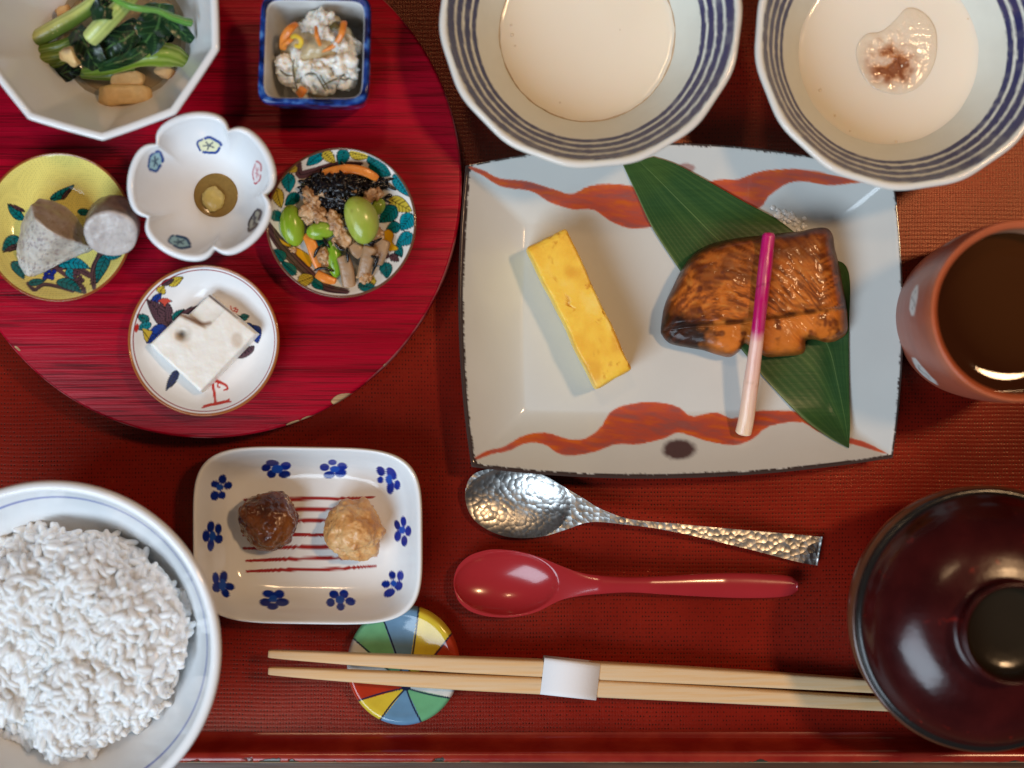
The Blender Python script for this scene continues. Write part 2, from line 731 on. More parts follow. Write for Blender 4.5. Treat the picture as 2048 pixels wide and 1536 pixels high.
base = q.mixc(q.rng(big, .35, .65), (.145, .0050, .0022), (.21, .0090, .0034))
base = q.mixc(pitm, base, (.012, .002, .0015))
q.link(base, q.b.inputs['Base Color'])
hgt = q.math('SUBTRACT', q.math('MULTIPLY_ADD', fine, .10, thread), q.math('MULTIPLY', pitm, .3))
q.bump(hgt, .000060)
q.link(q.rng(big, .3, .7, .24, .29), q.b.inputs['Roughness'])
q.b.inputs['Specular IOR Level'].default_value = .5
q.b.inputs['Specular Tint'].default_value = (1.0, .50, .34, 1)

m_rim, q = new_mat('red_lacquer_rim', .22)
v = q.obj()
x, y, z = q.xyz(v)
nz = q.noise(q.mapping(v, (1, 1, 1)), 55, 4)
nz2 = q.noise(v, 140, 3)
base = q.mixc(q.rng(nz, .4, .6), (.22, .010, .006), (.29, .022, .011))
# chips along the outer edge where the lacquer has gone
edge = q.math('MAXIMUM', q.math('SUBTRACT', -0.1470, y), q.math('SUBTRACT', q.math('ABSOLUTE', x), .2335))
chip = q.math('MULTIPLY', q.rng(q.math('ADD', q.math('MULTIPLY', edge, 90), nz2), .62, .66), q.math('MULTIPLY', q.rng(nz, .5, .56), q.rng(z, .012, .018)))
base = q.mixc(chip, base, (.035, .03, .022))
wear = q.math('MULTIPLY', q.rng(q.math('MAXIMUM', q.math('SUBTRACT', -.1484, y), -.01), -.0002, .0001), q.math('MULTIPLY', q.rng(nz2, .35, .5, .35, 1), q.rng(z, .0195, .0208)))
base = q.mixc(wear, base, (.50, .34, .17))
q.link(base, q.b.inputs['Base Color'])
q.bump(q.math('SUBTRACT', q.math('MULTIPLY', nz, .3), chip), .0003)

tray = thing('serving_tray', (0, 0, -.010), 'large red lacquered serving tray with cloth-textured floor and chipped rim under all the dishes', 'tray')
TX, TYB, TYT = .232, -.1420, .175     # inner floor edges
nx, ny = 3, 3
V, F = box_mesh(-TX - .001, TX + .001, TYB - .001, TYT + .001, -.008, 0.0)
add('tray_floor', V, F, m_weave, tray, smooth=False)
# rim: a closed profile carried round a rounded rectangle
prof = np.array([[-.0028, .0002], [-.0012, .0006], [-.0002, .0016], [.0006, .0040], [.0018, .0090], [.0024, .0114], [.0032, .0121], [.0055, .0122], [.0064, .0118],
                 [.0068, .0108], [.0070, -.0060], [.0055, -.0100], [-.0028, -.0100]])
cr = .012
pts, nor = [], []
for (cx, cy, a0) in ((TX - cr, TYT - cr, 0), (-TX + cr, TYT - cr, 90), (-TX + cr, TYB + cr, 180), (TX - cr, TYB + cr, 270)):
    for a in np.radians(np.linspace(a0, a0 + 90, 9)):
        pts.append((cx + cr * math.cos(a), cy + cr * math.sin(a)))
        nor.append((math.cos(a), math.sin(a)))
pts, nor = np.array(pts), np.array(nor)
R = np.stack([np.c_[pts + nor * p[0], np.full(len(pts), p[1])] for p in prof], 0)
R = np.r_[R, R[:1]]
V = R.reshape(-1, 3)
add('tray_rim', V, [grid_faces(len(R), len(pts), True, flip=True)], m_rim, tray)

# ------------------------------------------------------------------ round red wooden board
BT = .022
bc = W(412.9, 365.8, BT)
BR = 510.5 * S * (H - BT) / H
m_board, q = new_mat('crimson_lacquered_wood', .27)
v = q.obj()
ro = (0, 0, math.radians(2.5))
g1 = q.noise(q.mapping(v, (9, 330, 9), ro), 1.0, 5)
g2 = q.noise(q.mapping(v, (32, 1700, 32), ro, (3, 1, 0)), 1.0, 3)
g3 = q.noise(q.mapping(v, (130, 1300, 130), ro, (7, 4, 0)), 1.0, 2)
big = q.noise(v, 18, 2)
base = q.mixc(q.rng(g1, .3, .7), (.22, .0008, .009), (.46, .0022, .022))
base = q.mixc(q.math('MULTIPLY', q.rng(g2, .53, .62), q.rng(g1, .70, .35, .30, 1)), base, (.055, .0005, .003))
base = q.mixc(q.rng(big, .35, .65, 0, .35), base, (.22, .0010, .009))
# pale pinprick scratches
sp = q.math('MULTIPLY', q.rng(g3, .80, .84), q.rng(q.noise(v, 60, 2), .5, .6))
base = q.mixc(q.math('MULTIPLY', sp, .6), base, (.55, .35, .33))
x, y, z = q.xyz(v)
rad = q.math('SQRT', q.math('ADD', q.math('MULTIPLY', x, x), q.math('MULTIPLY', y, y)))
n3 = q.noise(v, 260, 3)


def chip_mask(px, py, a, b, ang):
    c = W(px, py, BT) - bc
    mp = q.n('ShaderNodeMapping', vector_type='TEXTURE')
    mp.inputs['Location'].default_value = (c[0], c[1], 0)
    mp.inputs['Rotation'].default_value = (0, 0, math.radians(ang))
    mp.inputs['Scale'].default_value = (a, b, 1)
    q.link(v, mp.inputs[0])
    xx, yy, _ = q.xyz(mp.outputs[0])
    d = q.math('ADD', q.math('MULTIPLY', xx, xx), q.math('MULTIPLY', yy, yy))
    return q.rng(q.math('ADD', d, q.math('MULTIPLY', n3, .9)), 1.25, 1.1)


ch = chip_mask(684, 798, .0052, .0021, 18)
for a in ((770, 730, .0010, .0006, 40), (612, 836, .0026, .0006, 22), (585, 845, .0030, .0005, 20), (820, 677, .0012, .0004, 55), (35, 697, .0018, .0006, -40)):
    ch = q.math('MAXIMUM', ch, chip_mask(*a))
wood = q.mixc(q.rng(g2, .4, .6), (.50, .33, .17), (.33, .20, .10))
base = q.mixc(ch, base, wood)
worn = q.math('MULTIPLY', q.rng(rad, BR - .0006, BR - .0001), q.rng(q.noise(v, 70, 3), .48, .62, 0, .7))
base = q.mixc(worn, base, (.45, .20, .20))
q.link(base, q.b.inputs['Base Color'])
q.bump(q.math('SUBTRACT', q.math('ADD', q.math('MULTIPLY', g2, .5), g1), q.math('MULTIPLY', ch, 1.6)), .00020)
q.link(q.rng(g2, .3, .7, .26, .40), q.b.inputs['Roughness'])
q.b.inputs['Specular IOR Level'].default_value = .30
q.b.inputs['Specular Tint'].default_value = (1.0, .40, .40, 1)
board = thing('round_board', (bc[0], bc[1], 0), 'round crimson wooden board with a chipped edge carrying six small dishes', 'board')
prof = np.array([[.001, BT], [BR * .5, BT], [BR - .0012, BT], [BR - .0004, BT - .0003], [BR, BT - .0012], [BR, .0135], [BR - .0008, .0120], [BR * .5, .0120], [.001, .0120]])
V, F = polar(lathe(bc[0], bc[1], prof, 220))
add('board_top', V, F, m_board, board)
prof = np.array([[BR * .78, .0119], [BR * .86, .0119], [BR * .86, .0], [BR * .78, .0], [BR * .78, .0119]])
V, F = polar(lathe(bc[0], bc[1], prof, 96), False, False)
add('foot', V, F, m_board, board, smooth=False)


# ------------------------------------------------------------------ faceted white bowl (ten sides)
def decagon(n, R, phase, soft=.10):
    th = np.linspace(0, 2 * np.pi, n, endpoint=False)
    k = 2 * np.pi / 10
    a = (th - phase + k / 2) % k - k / 2
    rp = math.cos(k / 2) / np.cos(k / 2 - np.abs(a))
    return R * (rp * (1 - soft) + soft * (math.cos(k / 2) + 1) / 2)


hz = BT + .043
hc = W(197, 30, hz)
hR = 252 * S * (H - hz) / H
n = 200
th = np.linspace(0, 2 * np.pi, n, endpoint=False)
ph = math.radians(-88)
dec = decagon(n, 1.0, ph)
prof, nin = bowl_prof(1.0, .043, .066, .42, 2.6, BT, .005, 60)
kk = prof[:, 0]
prof2 = prof.copy()
zi = .0075 + (.043 - .0075) * np.clip((kk - .50) / .45, 0, 1) ** 1.25
ins = np.arange(len(kk)) < 60
prof2[ins, 1] = BT + zi[ins]
a = np.linspace(0, 1, 8)[:-1]
prof2[60:67, 1] = BT + .043 + .0009 * np.sin(np.pi * (np.arange(7) + 1) / 8)
out = np.arange(len(kk)) >= 67
zo = .004 + (.0425 - .004) * np.clip((kk - .44) / .56, 0, 1) ** 1.25
o_end = 67 + 24
prof2[67:o_end, 1] = BT + zo[67:o_end]
kf = len(kk) - o_end
prof2[o_end:, 0] = np.array([.44, .435, .43, .39, .385, .002])
prof2[o_end:, 1] = BT + np.array([.002, .0002, 0, 0, .003, .003])
R = np.zeros((len(kk), n, 3))
for i in range(len(kk)):
    bl = np.clip((prof2[i, 0] - .45) / .3, 0, 1)
    rr = hR * prof2[i, 0] * (dec * bl + (1 - bl) * .97)
    R[i] = np.c_[hc[0] + rr * np.cos(th), hc[1] + rr * np.sin(th), np.full(n, prof2[i, 1])]
V, F = polar(R)
m_fac = mat('faceted_bowl_glaze', (.86, .865, .87), rough=.10, var=.02, var_scale=60, bump=.00005, bump_scale=120)
o = add('faceted_bowl', V, F, m_fac, loc=(hc[0], hc[1], BT))
tag(o, 'white ten-sided faceted bowl holding dark greens and fried tofu in broth', 'bowl')
# broth
br = hR * .60
V, F = polar(lathe(hc[0], hc[1], np.array([[.001, BT + .0105], [br * .97, BT + .0105], [br, BT + .0108], [br * .98, BT + .0095], [br * .9, BT + .008], [.001, BT + .008]]), 64))
m = mat('pale_dashi_broth', (.78, .66, .48), rough=.04, trans=.85, ior=1.33)
o = add('broth', V, F, m)
tag(o, 'thin pale broth pooled under the greens in the faceted bowl', 'broth')

# ------------------------------------------------------------------ square blue-rimmed bowl
sz = BT + .034
k = S * (H - sz) / H
sq = np.array([[521, -14], [743, -10], [737, 210], [513, 208]], float)     # outer lip corners in order tl tr br bl
c4 = sq.mean(0)
sc = W(c4[0], c4[1], sz)
nseg = 200


def square_ring(scale, z, power=9.0):
    th = np.linspace(0, 2 * np.pi, nseg, endpoint=False)
    c, s = np.cos(th), np.sin(th)
    r = 1 / (np.abs(c) ** power + np.abs(s) ** power) ** (1 / power)
    u, v = (r * c * scale + 1) / 2, (-r * s * scale + 1) / 2
    p = (sq[0] * ((1 - u) * (1 - v))[:, None] + sq[1] * (u * (1 - v))[:, None] + sq[2] * (u * v)[:, None] + sq[3] * ((1 - u) * v)[:, None])
    return np.c_[(p[:, 0] - 1024) * k, (768 - p[:, 1]) * k, np.full(nseg, z)]


rows = [(.02, .0045), (.45, .0045), (.66, .0047), (.735, .0054), (.765, .0075), (.80, .014), (.835, .022), (.860, .030), (.870, .0327), (.880, .0336), (.90, .0340), (.93, .0340), (.96, .0340), (.985, .0336), (.998, .0326), (1.0, .031),
        (.965, .024), (.91, .014), (.85, .006), (.80, .002), (.75, .0), (.02, .0)]
rows = np.array(rows)
dense = []
for i in range(len(rows) - 1):
    mseg = 6 if i < 15 else 4
    for t in np.linspace(0, 1, mseg, endpoint=False):
        dense.append(rows[i] * (1 - t) + rows[i + 1] * t)
dense.append(rows[-1])
dense = np.array(dense)
R = np.stack([square_ring(a, BT + b) for a, b in dense])
V, F = polar(R)
sc_of = np.r_[np.repeat(dense[:, 0], nseg), 0, 0]
ridx = np.r_[np.repeat(np.arange(len(dense)), nseg), 0, len(dense) - 1]
ilip = 9 * 6
P = Paint(V, WHITE)
blue, deep = lin(30, 70, 160) * .75, lin(8, 20, 75) * .6
nz = fbm(V, 260, 3, 3)
onlip = np.clip((ridx - (ilip + 1)) / 2.0, 0, 1)
P.mix(onlip, blue)
P.mix(onlip * np.clip(nz * 2.2 + .35, 0, 1), deep)
P.mix(onlip * np.clip(nz * -3.0 - .5, 0, 1) * .8, lin(95, 150, 215))
o = thing('square_bowl', (sc[0], sc[1], BT), 'small square white bowl with glossy blue rim, standing on the round board', 'bowl')
fr = np.repeat(np.arange(len(dense) - 1), nseg)
keys_ = [((fr > ilip) & (fr < 15 * 6)).astype(int), np.zeros(nseg, int), np.zeros(nseg, int)]
add_parts(o, V, F, M['glaze'], keys_, ['body', 'rim'], P.C)


# ------------------------------------------------------------------ small round plates on the board
def round_plate(name, cx, cy, rpx, rim_h, keys, painter, label, cat='plate', mat_=None, seg=340, n=100):
    zr = BT + rim_h
    c = W(cx, cy, zr)
    R_ = rpx * S * (H - zr) / H
    prof, nt = dish_prof(R_, keys, BT, n)
    V, F = polar(lathe(c[0], c[1], prof, seg))
    P = Paint(V, WHITE)
    rr = np.hypot(V[:, 0] - c[0], V[:, 1] - c[1]) / R_
    row = np.r_[np.repeat(np.arange(len(prof)), seg), 0, len(prof) - 1]
    painter(P, rr, row < nt + 1, c, R_)
    o = thing(name, (c[0], c[1], BT), label, cat)
    fr = np.repeat(np.arange(len(prof) - 1), seg)
    i0 = int(np.argmax(prof[:nt, 0] > .968 * R_))
    keys_ = [((fr >= i0) & (fr < nt + 2)).astype(int), np.zeros(seg, int), np.zeros(seg, int)]
    add_parts(o, V, F, mat_ or M['glaze'], keys_, ['dish', 'rim'], P.C)
    return c, R_


TEAL, TEAL2, YEL, PURP, INK = lin(8, 110, 112), lin(10, 135, 150), lin(205, 180, 62), lin(92, 62, 66), lin(14, 18, 22)
KEYS = [(0.0, .0032), (.25, .0033), (.5, .0040), (.68, .0056), (.82, .0082), (.93, .0108), (.985, .0119), (1.0, .0120)]


def zt(scale, ox, oy):
    return lambda *p: [(ox + a * scale, oy + b * scale) for a, b in p]


def paint_yellow(P, rr, top, c, R_):
    P.mix(top * 1.0, lin(234, 218, 122))
    # fine dot pattern under the yellow enamel
    u, v = P.X / 4.3, P.Y / 4.3
    a, b = u + .5 * (np.floor(v) % 2), v
    d = np.hypot(a - np.floor(a) - .5, b - np.floor(b) - .5)
    P.mix(np.clip((.30 - d) / .15, 0, 1) * top * .34, lin(80, 70, 24))
    Z = zt(.20833, 0, 290)
    def lf(a, b, w, c=TEAL, bend=0.0, v=4):
        (p, q_) = Z(a, b)
        P.leaf(p, q_, w, c, INK, v, bend)
    def st(pts, w, c, **kw):
        P.stroke(spline(Z(*pts), 30), w, c, **kw)
    st([(900, 1370), (905, 1200), (960, 1080), (1000, 980)], [9, 16, 17, 20], PURP)
    for dx in (-28, 0, 26):
        st([(895 + dx, 1340), (905 + dx, 1200), (960 + dx, 1080), (1000 + dx, 1000)], 1.2, INK)
    st([(520, 1180), (640, 1170), (760, 1200), (860, 1250)], 13, PURP)
    st([(530, 1180), (640, 1165), (760, 1195), (850, 1240)], 1.2, INK)
    st([(540, 1185), (660, 1270), (780, 1350), (810, 1410)], 9, PURP)
    st([(270, 1330), (330, 1390), (420, 1340), (560, 1360), (700, 1400)], 8, PURP)
    st([(270, 1345), (340, 1395), (430, 1350), (560, 1368)], 1.2, INK)
    lf((480, 525), (715, 380), 9, TEAL, .05)
    lf((590, 530), (690, 400), 4, PURP)
    lf((230, 720), (70, 560), 9, TEAL, -.05)
    lf((240, 640), (80, 565), 4, PURP)
    lf((180, 880), (20, 1020), 11, TEAL, .08)
    lf((190, 970), (30, 1030), 6, PURP, .05)
    lf((740, 640), (890, 650), 7, TEAL)
    lf((115, 1120), (230, 1290), 12, TEAL, -.1)
    lf((560, 1150), (870, 1190), 12, TEAL2, -.12, 6)
    lf((640, 1190), (720, 1290), 9, TEAL2)
    lf((1050, 1040), (930, 1330), 12, TEAL, .06, 6)
    lf((1000, 1060), (1170, 1060), 9, TEAL2)
    lf((540, 1310), (790, 1425), 11, TEAL, -.1, 5)
    lf((270, 1330), (440, 1300), 7, TEAL)
    for bx, by in ((440, 1240), (470, 1210), (500, 1240), (470, 1265), (430, 1275), (520, 1215), (500, 1275)):
        p = Z((bx, by))[0]
        P.ell(p[0], p[1], 4.6, 4.6, 0, lin(20, 45, 150), outline=INK, ow=.9)
    for bx, by in ((720, 1260), (750, 1235), (770, 1270), (740, 1295), (790, 1300), (720, 1225), (765, 1320)):
        p = Z((bx, by))[0]
        P.ell(p[0], p[1], 4.4, 4.4, 0, lin(90, 60, 70), outline=INK, ow=.9)
    P.mix(np.clip((rr - .972) / .012, 0, 1), lin(150, 78, 38))
    P.mix((~top) * 1.0, lin(214, 180, 150))


round_plate('yellow_plate', 115, 454, 148, .012, KEYS, paint_yellow, 'small round yellow enamelled plate with teal leaves, under two pieces of taro')


def paint_leaves(P, rr, top, c, R_):
    P.mix(top * 1.0, lin(232, 230, 224))
    Z = zt(.2278, 500, 270)
    def st(pts, w, col_, k=40):
        P.stroke(spline(Z(*pts), k), w, col_)
    br = [(150, 790), (250, 930), (350, 1050), (500, 1200), (650, 1330), (850, 1375)]
    st(br, [16, 22, 24, 22, 18, 10], PURP)
    for d in (-30, 10, 40):
        st([(a + d * .6, b - d * .6) for a, b in br], 1.3, INK)
    br = [(430, 240), (440, 345), (560, 320), (750, 262), (980, 250)]
    st(br, [10, 18, 15, 12, 6], PURP)
    st(br, 1.3, INK)
    st([(610, 600), (800, 800), (1000, 900), (1200, 1060)], 12, PURP)
    L = [((640, 145), (495, 270), 12, TEAL2), ((640, 140), (750, 245), 11, YEL), ((835, 120), (790, 275), 13, TEAL), ((870, 150), (1055, 195), 12, YEL),
         ((1040, 180), (1130, 270), 12, TEAL), ((1045, 260), (1240, 355), 16, TEAL), ((1262, 345), (1395, 540), 13, TEAL2), ((1215, 560), (1425, 672), 15, YEL),
         ((1285, 630), (1135, 770), 17, TEAL), ((1425, 690), (1325, 840), 16, TEAL2), ((1430, 870), (1285, 965), 14, TEAL2), ((1320, 790), (1190, 840), 12, TEAL),
         ((1280, 960), (1335, 1075), 9, TEAL), ((1185, 1115), (1205, 1260), 13, TEAL), ((1095, 1245), (1015, 1335), 10, YEL), ((945, 1320), (1120, 1345), 10, TEAL),
         ((545, 1265), (645, 1360), 10, TEAL), ((420, 1295), (565, 1240), 13, YEL), ((405, 1225), (275, 1110), 11, TEAL), ((305, 1105), (205, 1000), 12, TEAL),
         ((330, 330), (345, 510), 14, TEAL2), ((410, 275), (335, 325), 9, YEL), ((225, 460), (275, 645), 12, YEL), ((430, 515), (305, 620), 12, TEAL),
         ((610, 370), (445, 440), 9, YEL), ((690, 300), (625, 375), 10, TEAL), ((185, 680), (300, 750), 11, TEAL), ((265, 330), (240, 410), 7, TEAL),
         ((700, 600), (840, 700), 12, TEAL), ((900, 900), (1000, 1050), 12, YEL), ((560, 900), (700, 1000), 12, TEAL), ((900, 500), (1050, 420), 12, YEL)]
    for a, b, w, c_ in L:
        p, q_ = Z(a, b)
        P.leaf(p, q_, w, c_, INK, 6)
    yb = lin(225, 170, 30)
    for pts in ([(1160, 870), (1210, 830), (1260, 870), (1250, 940), (1300, 1000), (1230, 1020), (1200, 1000), (1180, 940)],
                [(260, 910), (330, 950), (380, 930), (360, 980), (290, 960)], [(400, 990), (470, 1020), (540, 1080), (530, 1160), (470, 1110), (410, 1050)]):
        P.poly(spline(Z(*pts), 40, True), yb, outline=lin(120, 80, 20), ow=1.2)
    p, q_ = Z((1230, 1050), (1310, 1110))
    P.leaf(p, q_, 8, PURP, INK, 3)
    P.mix(np.clip((rr - .972) / .012, 0, 1), lin(110, 70, 52))
    P.mix((~top) * 1.0, lin(205, 185, 175))


round_plate('leaf_painted_plate', 682, 445, 149, .012, KEYS, paint_leaves, 'small round plate painted with teal and yellow leaves, under the hijiki salad')


def paint_bird(P, rr, top, c, R_):
    P.mix(top * 1.0, lin(234, 234, 234))
    Z = zt(.2214, 230, 510)
    RED, BLU, PUR2 = lin(190, 50, 40), lin(25, 60, 150), lin(90, 62, 72)
    def lf(a, b, w, c_, v=5, bend=0.0, line=INK):
        p, q_ = Z(a, b)
        P.leaf(p, q_, w, c_, line, v, bend)
    def st(pts, w, c_, k=30):
        P.stroke(spline(Z(*pts), k), w, c_)
    lf((480, 270), (620, 200), 9, YEL, 5)
    lf((420, 270), (540, 215), 6, PUR2, 7)
    lf((400, 350), (440, 280), 10, YEL, 2)
    lf((340, 440), (420, 340), 8, BLU, 4)
    lf((500, 660), (285, 400), 17, PUR2, 12, .04)
    lf((455, 580), (450, 400), 15, PUR2, 10)
    P.poly(Z((385, 415), (430, 388), (480, 392), (515, 420), (470, 435), (450, 470), (430, 440)), lin(200, 75, 60), outline=INK, ow=1)
    lf((520, 590), (630, 490), 9, TEAL, 5)
    lf((310, 600), (195, 540), 9, TEAL, 5)
    lf((330, 620), (190, 670), 8, TEAL2, 5)
    P.ell(*Z((195, 660))[0], 4, 9, .2, RED)
    lf((460, 640), (280, 800), 15, BLU, 7)
    P.poly(Z((245, 660), (340, 690), (290, 790), (265, 760)), YEL, outline=INK, ow=1)
    for d in (0, 25, 50):
        st([(255 + d * .8, 690 + d), (275 + d * .6, 710 + d)], 1.6, INK, 4)
    lf((570, 1040), (460, 1225), 8, lin(30, 42, 90), 9)
    # hidden body under the food
    lf((500, 650), (1150, 850), 60, PUR2, 12)
    lf((1200, 640), (1290, 800), 14, BLU, 6, -.15)
    lf((1150, 640), (1260, 720), 14, BLU, 6)
    P.poly(spline(Z((1090, 920), (1160, 850), (1255, 820), (1240, 880), (1160, 930)), 40, True), PUR2, outline=INK, ow=1.2)
    for d in (0, 35, 70, 105):
        st([(1100 + d, 930 - d * .5), (1150 + d, 860 - d * .4)], 1.1, INK, 4)
        st([(1120 + d, 850 - d * .1), (1150 + d * .9, 910 - d * .4)], 1.1, INK, 4)
    lf((1130, 570), (1215, 550), 7, TEAL, 4)
    st([(1095, 545), (1140, 560)], 4, lin(15, 70, 70), 6)
    for pts in ([(1045, 460), (1055, 500), (1090, 510)], [(1070, 480), (1095, 480), (1075, 505)], [(1090, 490), (1110, 495), (1095, 520)]):
        st(pts, 2.2, RED, 10)
    st([(880, 1150), (895, 1240), (910, 1345)], 5.5, RED)
    st([(890, 1130), (950, 1150), (1005, 1180), (1015, 1210), (985, 1220)], [8, 6, 5, 4, 3], RED)
    st([(930, 1160), (930, 1190), (945, 1195)], 3, RED)
    st([(790, 1380), (860, 1355), (910, 1345), (1000, 1325), (1045, 1325)], [3, 5, 6, 6, 3], RED)
    st([(800, 1365), (870, 1345)], 3.5, RED)
    st([(990, 1330), (1030, 1305)], 3.5, RED)
    # rim lines
    P.mix(np.clip((.0085 - np.abs(rr - .945)) / .004, 0, 1) * top, lin(150, 20, 40))
    P.mix(np.clip((rr - .968) / .012, 0, 1), lin(165, 98, 52))
    P.mix((~top) * 1.0, lin(205, 175, 150))


bird_c, bird_R = round_plate('bird_painted_plate', 407, 681, 150, .012, KEYS, paint_bird, 'small round white plate painted with a colourful feathered bird, red line inside the rim')

# ------------------------------------------------------------------ five-petalled bowl
fz = BT + .036
fc = W(404, 373, fz)
fR = 152 * S * (H - fz) / H


def petals(th, prof):
    k = 2 * np.pi / 5
    a = (th - math.radians(65)) % k
    u = np.abs(a / k - .5) * 2                 # 0 petal middle, 1 notch
    d = (1 - u)
    notch = np.exp(-(d / .17) ** 1.25)
    f = np.clip(prof[:, 0][:, None] / fR, 0, 1)
    lobe = 1 - .035 * u ** 2 - .125 * notch
    return 1 - (1 - lobe) * np.clip((f - .45) / .5, 0, 1) ** 1.5


prof, nin = bowl_prof(fR, .036, .0030, .018, 2.15, BT, .004, 90)
seg = 320
V, F = polar(lathe(fc[0], fc[1], prof, seg, petals))
P = Paint(V, lin(236, 239, 242))
row = np.r_[np.repeat(np.arange(len(prof)), seg), 0, len(prof) - 1]
B1, B2 = lin(20, 70, 150), lin(70, 130, 165)
for (mx, my, a, b, ang, ring, fill) in ((418, 291, 23, 15, .1, B1, lin(225, 225, 175)), (311, 323, 13, 20, .35, B1, lin(130, 190, 205)), (514, 345, 8, 22, .1, lin(190, 60, 80), None),
                                        (509, 440, 8, 23, .45, lin(60, 70, 90), lin(150, 150, 130)), (359, 484, 22, 11, .3, lin(25, 75, 120), lin(120, 185, 200))):
    P.ell(mx, my, a, b, ang, fill if fill is not None else lin(235, 225, 228), alpha=.8)
    t = np.linspace(0, 2 * np.pi, 61)
    wob = 1 + .06 * np.sin(5 * t + mx)
    pts = np.c_[mx + (a * np.cos(t) * math.cos(ang) - b * np.sin(t) * math.sin(ang)) * wob, my + (a * np.cos(t) * math.sin(ang) + b * np.sin(t) * math.cos(ang)) * wob]
    P.stroke(pts[2:20], 5.2 if fill is not None else 2.6, ring)
    P.stroke(pts[22:39], 4.0 if fill is not None else 2.0, ring)
    P.stroke(pts[41:59], 5.6 if fill is not None else 2.8, ring)
    dk = lin(20, 55, 90) if fill is not None else ring
    for ga in (.5, 1.7, 2.9, 4.1, 5.3):
        P.stroke([(mx + a * .12 * math.cos(ga + ang), my + b * .12 * math.sin(ga + ang)), (mx + a * .5 * math.cos(ga + ang), my + b * .5 * math.sin(ga + ang))], 3.0 if fill is not None else 1.6, dk, alpha=.9)
o = add('flower_bowl', V, F, M['glaze'], loc=(fc[0], fc[1], BT), colors=P.C)
tag(o, 'small white five-petalled bowl with blue crests, holding mustard', 'bowl')

# ------------------------------------------------------------------ rectangular dish with blue blossoms
dz = .021
dc = W(614.5, 1071.5, dz)
kd = S * (H - dz) / H
n = 420
th = np.linspace(0, 2 * np.pi, n, endpoint=False)
c, s = np.cos(th), np.sin(th)
a_, b_ = 230 * kd, 178 * kd
pw = 4.4
r = 1 / (np.abs(c / a_) ** pw + np.abs(s / b_) ** pw) ** (1 / pw)
ox, oy = r * c, r * s
an = math.radians(-.8)
ox, oy = ox * math.cos(an) - oy * math.sin(an), ox * math.sin(an) + oy * math.cos(an)
ox = ox + oy * -.02
keys = spline(np.array([[.004, .0040], [.35, .0040], [.60, .0044], [.74, .0066], [.84, .0118], [.91, .0172], [.955, .0203], [.978, .0210]]), 110)
lip = np.array([[.99, .0208], [.998, .0200], [1.0, .0188], [.985, .016], [.93, .0105], [.84, .0045], [.74, .0015], [.72, 0], [.68, 0], [.66, .001], [.01, .001]])
prof = np.r_[keys, lip]
R = np.stack([np.c_[dc[0] + ox * p[0], dc[1] + oy * p[0], np.full(n, p[1])] for p in prof])
V, F = polar(R)
P = Paint(V, lin(230, 232, 233))
DB, DB2 = lin(10, 42, 140), lin(28, 80, 180)
Z = zt(.26042, 370, 870)
for (a, b) in (((455, 497), (1450, 478)), ((450, 580), (1440, 552)), ((450, 662), (1440, 640)), ((450, 768), (1440, 757)), ((450, 868), (1440, 846)), ((475, 963), (1465, 928)), ((475, 1045), (1465, 1010))):
    p, q_ = Z(a, b)
    mid = [(p[0] * (1 - t) + q_[0] * t, p[1] * (1 - t) + q_[1] * t + .8 * math.sin(9 * t + a[1]) + 1.2 * math.sin(3.1 * t)) for t in np.linspace(0, 1, 16)]
    P.stroke(mid, [5, 7, 7.4, 7.0, 6.6, 6, 4.2], lin(158, 44, 42))
rr_ = random.Random(3)
FL = {(280, 405): [(288, 340, 28, 32, .2), (232, 378, 30, 26, .1), (330, 388, 30, 26, -.3), (228, 466, 30, 34, .2), (284, 462, 26, 28, 0), (268, 400, 26, 24, 0)],
      (700, 262): [(672, 215, 46, 22, .1), (624, 250, 34, 26, -.3), (772, 238, 38, 28, -.2), (664, 300, 32, 28, 0), (764, 302, 42, 26, -.1), (708, 262, 40, 30, 0)],
      (1140, 260): [(1132, 210, 30, 20, 0), (1072, 248, 34, 26, 0), (1208, 240, 34, 26, .2), (1108, 306, 40, 26, -.1), (1196, 292, 40, 30, -.2), (1150, 262, 34, 22, 0)],
      (1560, 340): [(1504, 278, 28, 36, -.6), (1586, 296, 30, 48, -.6), (1500, 344, 22, 24, 0), (1578, 404, 26, 46, .1), (1630, 384, 22, 34, 0), (1566, 340, 24, 34, 0)],
      (1668, 740): [(1678, 664, 20, 36, -.1), (1630, 692, 20, 36, -.3), (1714, 738, 22, 36, 0), (1634, 776, 24, 38, .1), (1684, 814, 22, 38, 0), (1668, 730, 22, 28, 0)],
      (1600, 1145): [(1592, 1076, 24, 30, -.2), (1654, 1080, 24, 34, 0), (1542, 1146, 30, 26, 0), (1640, 1158, 28, 34, .3), (1570, 1212, 42, 28, -.5), (1602, 1140, 22, 24, 0)],
      (1195, 1265): [(1144, 1224, 34, 28, .2), (1220, 1222, 32, 30, 0), (1118, 1286, 30, 30, 0), (1270, 1278, 36, 28, .3), (1196, 1318, 28, 28, 0), (1190, 1266, 32, 28, 0)],
      (690, 1265): [(642, 1220, 44, 26, .1), (724, 1222, 36, 30, 0), (616, 1284, 40, 28, 0), (746, 1284, 48, 28, 0), (672, 1316, 40, 24, 0), (676, 1258, 30, 24, 0)],
      (290, 1145): [(236, 1100, 24, 42, -.1), (296, 1092, 28, 44, .1), (242, 1170, 30, 34, 0), (344, 1164, 34, 26, .3), (310, 1212, 26, 36, -.6), (288, 1150, 26, 40, 0)],
      (212, 775): [(198, 704, 26, 40, .1), (256, 720, 24, 36, 0), (162, 776, 26, 42, 0), (258, 798, 30, 32, .2), (198, 846, 24, 42, .1), (212, 776, 22, 36, 0)]}
